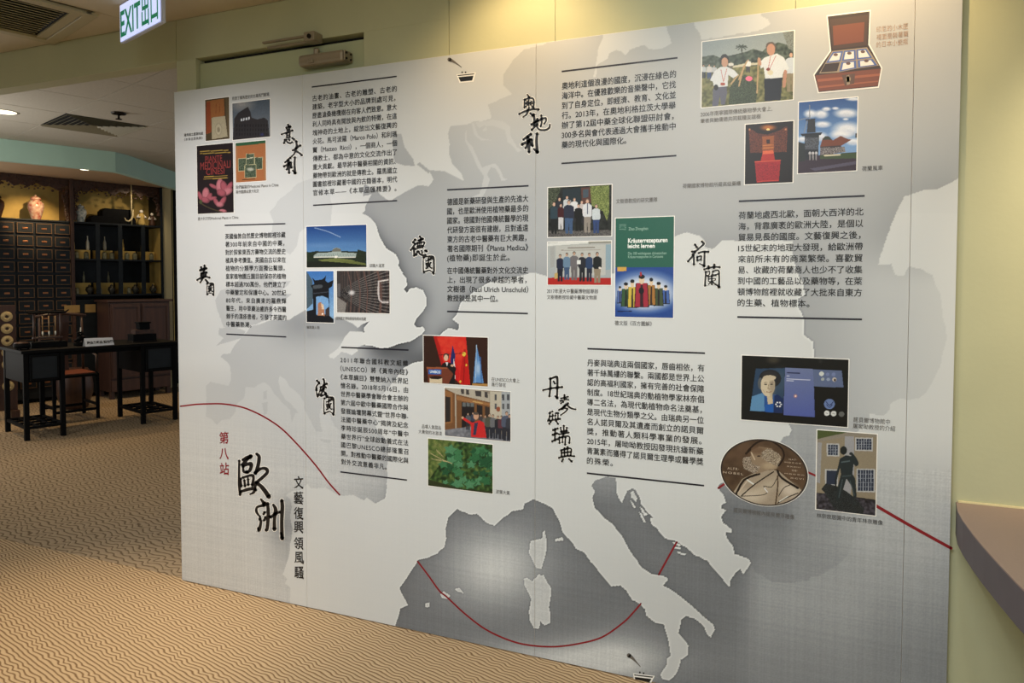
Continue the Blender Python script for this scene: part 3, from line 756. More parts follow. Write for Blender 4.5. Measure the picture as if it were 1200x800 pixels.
MED_W = [(339, 740), (339.5, 708), (340, 688), (334, 684), (336.5, 678), (331, 673), (338, 654), (343, 620), (340, 606), (342, 594), (340, 585), (335, 580), (343, 575), (352, 574), (360, 567), (364, 572), (372, 572), (381, 571), (390, 577), (400, 581), (414, 580), (426, 586), (430, 583), (440, 590), (451, 584), (453, 572), (454, 540), (455, 520), (446, 508), (440, 500), (442, 492), (436, 486), (440, 470), (455, 455), (466, 440), (474, 430), (484, 425), (496, 423), (508, 410), (514, 398), (516, 392), (520, 388), (526, 384), (537, 387), (538, 380), (530, 374), (535, 369), (540, 354), (560, 338), (575, 330), (600, 325), (626, 319), (640, 323), (720, 320), (792, 276), (805, 272), (820, 276), (826, 282), (822, 287), (831, 291), (836, 291), (846, 282), (865, 282), (929, 282), (930, 300), (935, 320), (942, 332), (944, 345), (935, 350), (936, 360), (942, 372), (942, 392), (953, 400), (955, 418), (950, 440), (930, 480), (924, 496), (928, 504), (925, 510), (918, 512), (914, 520), (900, 535), (870, 555), (842, 568)]
AEG = [(842, 572), (844, 575), (848, 580), (851, 589), (845, 592), (845, 595), (851, 598), (845, 606), (848, 613), (858, 621), (857, 624), (850, 623), (852, 630), (859, 640), (861, 649), (870, 652), (878, 655), (880, 660), (877, 665), (871, 673), (868, 667), (862, 671), (856, 680), (855, 688), (851, 684), (846, 677), (838, 668), (829, 657), (826, 656), (813, 650), (804, 641), (790, 633), (779, 631), (770, 619), (763, 614), (762, 607), (766, 607), (757, 598), (751, 590), (750, 583), (745, 574), (741, 572), (735, 575), (729, 589), (725, 584), (722, 575), (722, 566), (722, 560), (712, 558), (706, 560), (697, 563), (693, 569), (697, 576), (694, 583), (697, 595), (708, 607), (718, 614), (728, 627), (731, 632), (740, 648), (752, 665), (764, 673), (781, 676), (783, 679), (777, 686), (789, 693), (800, 701), (812, 711), (825, 723), (836, 732), (838, 738), (833, 747), (828, 742), (826, 736), (822, 731), (814, 725), (803, 722), (798, 727), (795, 742), (804, 752), (807, 757), (806, 768), (798, 773), (794, 787), (789, 794), (784, 797), (776, 796), (774, 790), (781, 780), (782, 771), (786, 768), (783, 748), (778, 731), (767, 729), (757, 721), (756, 714), (750, 708), (741, 703), (734, 692), (727, 686), (716, 687), (706, 675), (692, 658), (684, 647), (675, 643), (668, 633), (660, 625), (655, 610), (648, 596), (635, 589), (625, 585), (615, 590), (613, 597), (600, 599), (587, 609), (580, 616), (571, 613), (559, 602), (550, 603), (536, 596), (525, 607), (522, 620), (523, 631), (521, 641), (512, 649), (500, 654), (490, 656), (488, 660), (481, 670), (474, 681), (468, 689), (478, 709), (469, 713), (467, 722), (463, 733), (463, 760), (339, 760)]
MAIN = MED_W + AEG
BRIT = [(421, 231), (436, 227), (431, 236), (428, 241), (428, 246), (424, 250), (433.8, 255), (441, 264), (445, 277.5), (452.5, 290.7), (463.8, 298), (467.6, 305.7), (466.6, 311), (472, 319.8), (470, 318), (476, 326), (477, 334), (473, 339), (477, 343), (480, 338), (488, 336.6), (496, 340), (500, 350), (499.6, 358), (496, 364), (488, 373), (487, 375), (485, 380), (488, 383), (496, 383), (498, 387), (494, 392), (480, 400), (466, 403), (456, 407), (446, 408), (436, 405), (426, 404), (418, 407), (419, 411), (412, 416), (400, 412), (396, 416), (391, 420), (386, 419), (385, 416), (396, 408), (400, 402), (404, 394), (410, 388), (420, 390), (427, 389), (426, 384), (433, 376), (424, 380), (419, 384), (413, 379), (404, 376), (396, 371), (380, 372), (361, 378), (361, 320), (359, 300), (358, 268), (352, 290), (346, 320), (336, 330), (330, 290), (330, 240), (345, 246), (385, 258), (395, 262), (398, 254), (401, 260), (400, 262), (395, 240), (404, 224), (415, 214), (430, 208), (424, 222)]
LT1 = [(200, 100), (350, 80), (640, 45), (640, 51), (615, 57), (600, 72), (590, 87), (590, 100), (600, 110), (572, 122), (576, 138), (564, 142), (554, 142), (552, 144), (545, 146), (528, 147), (525, 156), (527, 168), (526, 180), (530, 192), (540, 202), (544, 212), (528, 204), (520, 200), (502, 199), (508, 210), (502, 218), (490, 217), (476, 224), (462, 232), (457, 236), (446, 228), (440, 222), (428, 216), (400, 225), (385, 205), (366, 205), (340, 224), (320, 250), (316, 272), (326, 284), (332, 296), (348, 288), (357, 262), (357, 330), (338, 345), (300, 345), (252, 345), (250, 385), (296, 382), (312, 376), (338, 374), (358, 363), (358, 367), (310, 380), (284, 392), (276, 402), (272, 412), (264, 414), (261, 419), (268, 426), (270, 430), (271, 444), (268, 450), (243, 448), (241, 452), (242, 466), (241, 488), (236, 484), (200, 486)]
CUT = [[(459, 157), (470, 156), (474, 172), (484, 186), (486, 194), (475, 194), (462, 190)], [(488, 192), (492, 190), (504, 200), (502, 203)]]
RIB = [[(578, 140), (590, 142), (598, 148), (598, 158), (606, 172), (612, 176), (607, 178), (600, 170), (595, 166), (592, 152), (578, 147), (566, 147), (562, 150), (556, 143), (552, 144)],
       [(552, 142), (556, 145), (560, 158), (566, 162), (578, 165), (573, 163), (564, 164.5), (556, 158)],
       [(566, 151), (570, 148), (571, 152), (566, 154)],
       [(546, 146), (547, 164), (554, 172), (560, 186), (565, 196), (573, 193), (580, 191), (584, 195), (588, 202), (590, 208), (595, 210), (588, 212), (585, 204), (580, 196), (575, 196), (571, 204), (574, 210), (571, 220), (566, 230), (552, 231), (562, 227), (565, 217), (567, 206), (560, 196), (553, 180), (545, 165)]]
LT2 = [(706, 38), (706, 45), (700, 60), (698, 76), (695, 90), (698, 90), (700, 75), (712, 68), (714, 62), (722, 58), (728, 60), (733, 64), (738, 58), (755, 52), (760, 57), (775, 57), (787, 50), (785, 42), (782, 36), (780, 25)]
LT3 = [(812, 22), (815, 32), (820, 38), (822, 46), (840, 44), (870, 38), (876, 39), (895, 33), (903, 28), (900, 22), (892, 18), (893, 8)]
LR = [(1135, 200), (1127, 205), (1118, 212), (1098, 222), (1085, 222), (1060, 230), (1055, 240), (1045, 262), (1043, 270), (1031, 303), (1030, 310), (1045, 309), (1050, 322), (1060, 323), (1066, 312), (1080, 315), (1093, 322), (1097, 335), (1103, 345), (1105, 372), (1109, 385), (1110, 395), (1106, 410), (1103, 425), (1093, 447), (1087, 458), (1078, 466), (1064, 469), (1057, 466), (1052, 468), (1044, 473), (1043, 480), (1036, 487), (1028, 486), (1020, 484), (1019, 494), (1010, 500), (1000, 512), (975, 530), (975, 640), (1135, 640)]
SMALL_DK = [  # pale grey little map of Europe on the left, seen over the light ground
    [(318, 272), (320, 258), (316, 248), (322, 242), (325, 236), (332, 230), (340, 224), (348, 215), (358, 211), (366, 208), (376, 214), (386, 226), (389, 240), (388, 256), (387, 264), (376, 267), (359, 266), (356, 268), (351, 272), (348, 288), (340, 298), (332, 294), (326, 284), (320, 280)],
    [(252, 352), (258, 340), (275, 336), (290, 310), (300, 304), (318, 305), (312, 318), (322, 330), (341, 329), (335, 336), (325, 345), (342, 344), (335, 350), (320, 356), (318, 372), (300, 380), (275, 385), (262, 383), (255, 365)],
    [(257, 384), (276, 384), (288, 388), (282, 396), (262, 402), (253, 405), (262, 396), (256, 392)],
    [(294, 382), (304, 380), (312, 377), (320, 375), (338, 375), (348, 369), (358, 363), (400, 378), (404, 376), (413, 379), (419, 384), (427, 389), (410, 388), (404, 394), (400, 402), (396, 408), (385, 416), (386, 419), (391, 420), (396, 416), (412, 416), (470, 420), (452, 440), (440, 470), (436, 486), (442, 492), (440, 500), (440, 510), (400, 506), (392, 500), (386, 486), (376, 478), (374, 488), (376, 500), (378, 506), (370, 506), (362, 490), (357, 480), (356, 470), (348, 460), (340, 454), (334, 444), (328, 440), (326, 446), (328, 456), (334, 468), (340, 472), (347, 480), (350, 484), (346, 484), (344, 490), (342, 495), (341, 488), (340, 480), (330, 471), (322, 462), (316, 452), (310, 448), (304, 450), (298, 454), (288, 453), (286, 466), (277, 474), (276, 482), (269, 491), (260, 492), (254, 498), (248, 491), (241, 488), (242, 466), (241, 452), (246, 447), (268, 452), (271, 444), (270, 430), (266, 424), (258, 418), (262, 414), (270, 414), (274, 406), (284, 394), (290, 388)],
    [(308, 459), (313, 457), (313, 467), (309, 468)], [(307, 472), (314, 471), (313, 485), (309, 486)],
    [(375, 514), (388, 516), (386, 519), (376, 517)]]
ISLES = [[(636, 623), (638, 622), (640, 632), (640, 645), (637, 657), (634, 667), (628, 665), (624, 656), (620, 648), (621, 640), (622, 634), (630, 632), (635, 631)],
         [(614, 678), (618, 677), (624, 681), (631, 673), (637, 674), (641, 682), (646, 690), (645, 700), (643, 712), (645, 720), (644, 730), (638, 733), (633, 728), (631, 737), (626, 736), (621, 727), (620, 716), (623, 702), (618, 692), (615, 686)],
         [(650, 632), (659, 629), (660, 633), (651, 634)], [(516, 696), (520, 693), (528, 698), (524, 702), (517, 700)], [(533, 690), (539, 689), (543, 695), (536, 693)], [(498, 707), (503, 706), (503, 711), (499, 712)],
         [(739, 577), (742, 575), (747, 584), (745, 588), (740, 583)], [(738, 586), (741, 588), (746, 596), (742, 594)], [(750, 594), (753, 596), (759, 603), (755, 605)], [(749, 600), (752, 602), (757, 612), (754, 612)],
         [(788, 635), (798, 638), (797, 640), (790, 638)], [(790, 641), (798, 642), (797, 644), (790, 643)], [(793, 646), (804, 649), (803, 651), (795, 648)]]
G3 = [(850, 590), (900, 590), (1003, 605), (1002, 625), (994, 650), (985, 660), (960, 675), (950, 676), (948, 681), (925, 683), (905, 682), (885, 670), (870, 640)]

def smooth(e0, e1, x):
    t = np.clip((x - e0) / (e1 - e0), 0, 1); return t * t * (3 - 2 * t)
nx, ny = 1000, 732
us = np.linspace(W0, W1, nx + 1); zs = np.linspace(.004, H, ny + 1)
U, Zz = np.meshgrid(us, zs); X, Y = PXY(U, Zz)
land = np.zeros(X.shape)
for i, p in enumerate((MAIN, BRIT, LT1, LT2, LT3, LR)): land[inside(X, Y, rag(p, .5, i))] = 1
for p in CUT: land[inside(X, Y, p)] = 0
land[(X < 425) & (Y < 400)] = 1; land[(X < 385) & (Y < 470)] = 1
for p in CUT: land[inside(X, Y, p)] = 0
for p in RIB: land[inside(X, Y, p)] = .55
WEDGE = [(396, 371), (413, 379), (419, 384), (424, 380), (433, 376), (426, 384), (427, 389), (410, 388), (404, 394), (400, 402), (396, 408), (385, 416), (360, 410), (360, 378)]
land[inside(X, Y, WEDGE)] = 0
fade = smooth(60, 240, Y)                         # top shapes are printed fainter
small = np.zeros(X.shape)
for i, p in enumerate(SMALL_DK): small[inside(X, Y, rag(p, .5, 20 + i, 3))] = 1
# the little map lies on ground; its surrounding sea on the left is linen grey
isle = np.zeros(X.shape)
for p in ISLES: isle[inside(X, Y, rag(p, .3, 50, 3))] = 1
G = np.zeros(X.shape); G[inside(X, Y, rag(G3, .6, 60))] = 1
LMC = np.clip(land, 0, 1)
LMC = LMC * (1 - inside(X, Y, [(960, 495), (1140, 495), (1140, 645), (960, 645)]) * smooth(500, 600, Y))
soft = blur(LMC, 26); soft2 = blur(LMC, 9)
med = smooth(545, 600, Y) * smooth(430, 470, X)
right = smooth(915, 945, X) * smooth(270, 340, Y)
lsea = 1 - smooth(440, 470, X)
light = .80
sea = .66 - .10 * soft
# North Sea shading along the British east coast
ns = smooth(225, 300, Y) * (1 - smooth(410, 450, Y)) * smooth(415, 440, X) * (1 - smooth(500, 640, X))
sea = sea - ns * (.26 * soft2 + .08 * (1 - smooth(440, 560, X)))
chan = np.exp(-(((X - 470) / 40) ** 2 + ((Y - 415) / 16) ** 2)); sea -= .16 * chan
kew = np.exp(-(((X - 352) / 34) ** 2 + ((Y - 378) / 26) ** 2))
sk_ = smooth(392, 405, Y) * (1 - smooth(470, 480, Y)) * (1 - smooth(385, 452, X)); sea = sea + (.715 - sea) * sk_
# Mediterranean: dark along the coasts, lighter in the middle
hot = np.exp(-(((X - 580) / 55) ** 2 + ((Y - 665) / 45) ** 2)) + .9 * np.exp(-(((X - 640) / 130) ** 2 + ((Y - 775) / 22) ** 2)) + .6 * np.exp(-(((X - 720) / 50) ** 2 + ((Y - 770) / 30) ** 2))
medtone = .455 - .045 * soft2 + .33 * np.clip(hot, 0, 1) + .20 * smooth(820, 1000, X) * smooth(650, 760, Y) + .06 * smooth(860, 1000, X)
sea = sea * (1 - med) + medtone * med
rt = .625 + .10 * smooth(930, 1040, X) + .04 * smooth(1000, 1110, X) - .06 * smooth(470, 600, Y) * (1 - smooth(960, 1040, X))
sea = sea * (1 - right) + rt * right
low = smooth(600, 690, Y) * smooth(860, 900, X)
sea = sea * (1 - low) + (.615 + .03 * smooth(900, 1100, X) - .08 * smooth(700, 800, Y)) * low
sea = sea - .05 * G * low
# left bottom linen ground, France text ground
fr = smooth(415, 470, Y) * lsea
sea = sea * (1 - fr) + (.755 - .07 * smooth(380, 450, X) * smooth(470, 520, Y) - .10 * smooth(300, 345, X) * smooth(560, 620, Y) * (1 - smooth(640, 700, Y))) * fr
landtone = light - .05 * smooth(560, 700, Y) * smooth(500, 900, X)
ltop = light - .035 * (1 - smooth(120, 300, Y))
landtone = landtone * np.where(Y < 250, ltop / light, 1)
sm_t = .715 + .03 * (1 - smooth(300, 400, Y)) - .14 * kew
LMC2 = LMC * np.where((X < 385) & (Y < 490) & (Y > 200), 1 - fr, 1)
tone = sea * (1 - LMC2) + landtone * LMC2
tone = np.where((small > 0) & (X < 470), np.minimum(tone, sm_t), tone)
topfade = (1 - smooth(110, 240, Y)); seatop = .70
kf = .50 + .32 * (1 - smooth(560, 680, X)); tone = np.where((LMC < 1) & (Y < 240), tone * (1 - kf * topfade) + landtone * .96 * (kf * topfade), tone)
# right margin of the print stays light down to the mill, then linen
rl = smooth(500, 640, Y) * smooth(990, 1040, X)
tone = tone * (1 - rl) + (.70 - .16 * smooth(600, 790, Y)) * rl
tone = np.where(isle > 0, .76, tone)
# crisp highlight on the land side and a dark line on the sea side of the strong coasts
allm = np.clip(LMC + isle, 0, 1)
edge = allm - blur(allm, 1)
strong = np.clip(med + right * (X < 960) + ns, 0, 1) * (1 - (X < 425))
tone = tone + np.clip(edge, -.6, .6) * .26 * strong
# linen weave
lin_ = (RNG.random(X.shape) - .5) * .5 + (RNG.random((X.shape[0], 1)) - .5) * .35 + (RNG.random((1, X.shape[1])) - .5) * .35
weave = smooth(455, 560, Y) * np.where((LMC < .5), 1, .12)
tone = tone * (1 + .13 * lin_ * weave)
tone = np.clip(tone, .05, .86)
# shadow print under the big characters and the red route
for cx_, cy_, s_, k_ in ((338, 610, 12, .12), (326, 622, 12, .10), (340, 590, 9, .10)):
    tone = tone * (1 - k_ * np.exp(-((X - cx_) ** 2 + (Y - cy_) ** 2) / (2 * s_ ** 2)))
COAST = blur(LMC, 4)
cool = np.clip((.80 - tone) / .4, 0, 1)[..., None]
# tone is printed grey in the display scale; cast neutral on land, slightly blue in the deep grey
rgbm = tone[..., None] * (np.array([.96, .975, .975]) * (1 - cool) + np.array([.93, .965, 1.01]) * cool)
rgbm = np.where(rgbm <= .04045, rgbm / 12.92, ((rgbm + .055) / 1.055) ** 2.4) * 1.12
for s0, s1 in zip(SEAMS, SEAMS[1:]):
    i0 = int(round((s0 - W0) / (W1 - W0) * nx)); i1 = int(round((s1 - W0) / (W1 - W0) * nx))
    ua, ub = s0 + .0008, s1 - .0008
    me = grid_mesh(ua, ub, .005, H - .0012, 0.0, i1 - i0, ny, lambda a, b: rgbm[:, i0:i1 + 1])
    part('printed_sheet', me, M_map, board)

# ---------------------------------------------------------------- flat print helpers on the board
def flat(name, polys, m, y, label=None, parent=None):
    """polys in photo measurement, printed flat on the board"""
    bm = bmesh.new()
    for k, p in enumerate(polys):
        a = np.array(p, float); u, z = UV(a[:, 0], a[:, 1])
        vs = [bm.verts.new((float(u[i]), y, float(z[i]))) for i in range(len(p))]
        try: bm.faces.new(vs)
        except ValueError: pass
    bm.normal_update()
    bmesh.ops.triangulate(bm, faces=bm.faces)
    return part(name, finish(bm), m, parent or board, label=label)
def ribbon(pts, wd, n=6):
    """brush stroke: pts (x, y[, w]) -> quads, with smooth interpolation and round ends"""
    P_ = [tuple(p) if len(p) == 3 else (p[0], p[1], wd) for p in pts]
    if len(P_) > 2:
        Q = []
        for i in range(len(P_) - 1):
            p0 = P_[max(i - 1, 0)]; p1 = P_[i]; p2 = P_[i + 1]; p3 = P_[min(i + 2, len(P_) - 1)]
            for k in range(n):
                t = k / n
                Q.append(tuple(.5 * ((2 * p1[j]) + (-p0[j] + p2[j]) * t + (2 * p0[j] - 5 * p1[j] + 4 * p2[j] - p3[j]) * t * t + (-p0[j] + 3 * p1[j] - 3 * p2[j] + p3[j]) * t ** 3) for j in range(3)))
        Q.append(P_[-1]); P_ = Q
    A_ = np.array(P_); d = np.gradient(A_[:, :2], axis=0); d /= np.maximum(np.linalg.norm(d, axis=1), 1e-6)[:, None]
    nrm = np.stack([-d[:, 1], d[:, 0]], 1); hw = np.maximum(A_[:, 2], .2)[:, None] / 2
    L, R = A_[:, :2] + nrm * hw, A_[:, :2] - nrm * hw
    quads = [[L[i], L[i + 1], R[i + 1], R[i]] for i in range(len(L) - 1)]
    for c, r_ in ((A_[0, :2], hw[0, 0]), (A_[-1, :2], hw[-1, 0])):
        quads.append([(c[0] + r_ * math.cos(a * math.pi / 5), c[1] + r_ * math.sin(a * math.pi / 5)) for a in range(10)])
    return quads
M_ink = mat('black_ink', (16, 15, 18), .45); M_inkg = mat('grey_caption_ink', (92, 88, 84), .5)
M_navy = mat('navy_rule_ink', (22, 20, 34), .45); M_red = mat('red_ink', (132, 14, 30), .45)
M_halo = mat('white_ink', (240, 238, 232), .45)

# rules above and below each text
for x0, y0, x1, y1 in ((365.5, 102, 465, 89.5), (367, 240.5, 465.5, 235), (263.5, 264, 334.5, 262), (265.2, 391.3, 335.5, 394.6), (524, 222.4, 619.5, 217.6), (524, 364.8, 618.7, 367.2), (400, 406.8, 478.8, 410), (399, 552.7, 477, 562.3), (658.3, 83.8, 794, 67.7), (658, 191.5, 792.7, 182.3), (688.4, 408.4, 826.2, 413.7), (687.8, 554.2, 825.2, 568.8), (865.8, 235.8, 1013.3, 229.4), (864, 371.3, 1010.2, 374.1)):
    h_ = .75 + .35 * (x0 - 260) / 600
    flat('rule_line', [[(x0, y0 - h_ / 1), (x1, y1 - h_ / 1), (x1, y1 + h_ / 1), (x0, y0 + h_ / 1)]], M_navy, -.0006)
# red route and its stops
R1 = [(211.5, 475.8), (216, 475.3), (230, 473.6), (245, 473), (260, 473), (275, 475), (290, 479), (310, 488.5), (330, 502), (350, 522), (370, 545), (385, 565), (398, 579.5)]
R2 = [(489.5, 657.5), (502, 674), (515, 692), (524, 699.5), (545, 719), (569, 737), (596, 749.6), (620, 755.6), (650, 757.4), (680, 753.5), (706, 746), (730, 729.5), (742, 717.5), (751, 707)]
def sol(pts, w0, w1): return [(p[0], p[1], w0 + (w1 - w0) * i / (len(pts) - 1)) for i, p in enumerate(pts)]
rq = (ribbon(sol(R1, 1.7, 1.9), 2), ribbon(sol(R2, 1.9, 2.0), 2), ribbon([(772, 673), (783, 653), (793, 635)], 2.2), ribbon([(842, 571.5), (851, 565.5)], 2.6), ribbon([(944, 552), (958, 558)], 2.4), ribbon([(1025, 591.5), (1070, 617.5), (1114.5, 642)], 3.6))
for q_ in rq: flat('route_line', q_, M_red, -.0005)

# ---------------------------------------------------------------- brush lettering
GUO = [[(0, 4, 7), (-1, 40, 9), (0, 78, 10), (4, 88, 9)], [(4, 6, 8), (38, 0, 11), (70, -1, 13), (92, 6, 15), (96, 40, 14), (97, 75, 14), (92, 98, 13)], [(6, 88, 9), (36, 80, 11), (60, 78, 10), (86, 92, 6)],
       [(20, 26, 7), (48, 20, 9), (66, 17, 8)], [(48, 10, 8), (48, 34, 9), (56, 56, 10), (76, 66, 8)], [(26, 40, 7), (40, 38, 8), (40, 52, 7), (26, 54, 7), (26, 41, 6)], [(22, 68, 8), (40, 62, 9)], [(70, 32, 7), (56, 54, 8)], [(66, 6, 6), (76, 14, 8)]]
LI = [[(56, 5, 13), (34, 18, 12), (10, 34, 9)], [(2, 58, 13), (28, 46, 12), (54, 32, 12)], [(36, 20, 13), (42, 52, 14), (44, 97, 13)], [(38, 50, 10), (22, 78, 8)], [(48, 44, 8), (57, 58, 8)], [(60, 34, 9), (64, 66, 11)], [(90, 2, 13), (87, 44, 14), (92, 98, 15)], [(91, 96, 14), (70, 80, 7)]]
def tr(st, x0, y0, x1, y1):
    s_ = min((x1 - x0), (y1 - y0)) / 100
    return [[(x0 + p[0] * (x1 - x0) / 100, y0 + p[1] * (y1 - y0) / 100, p[2] * s_ * 1.25) for p in s] for s in st]
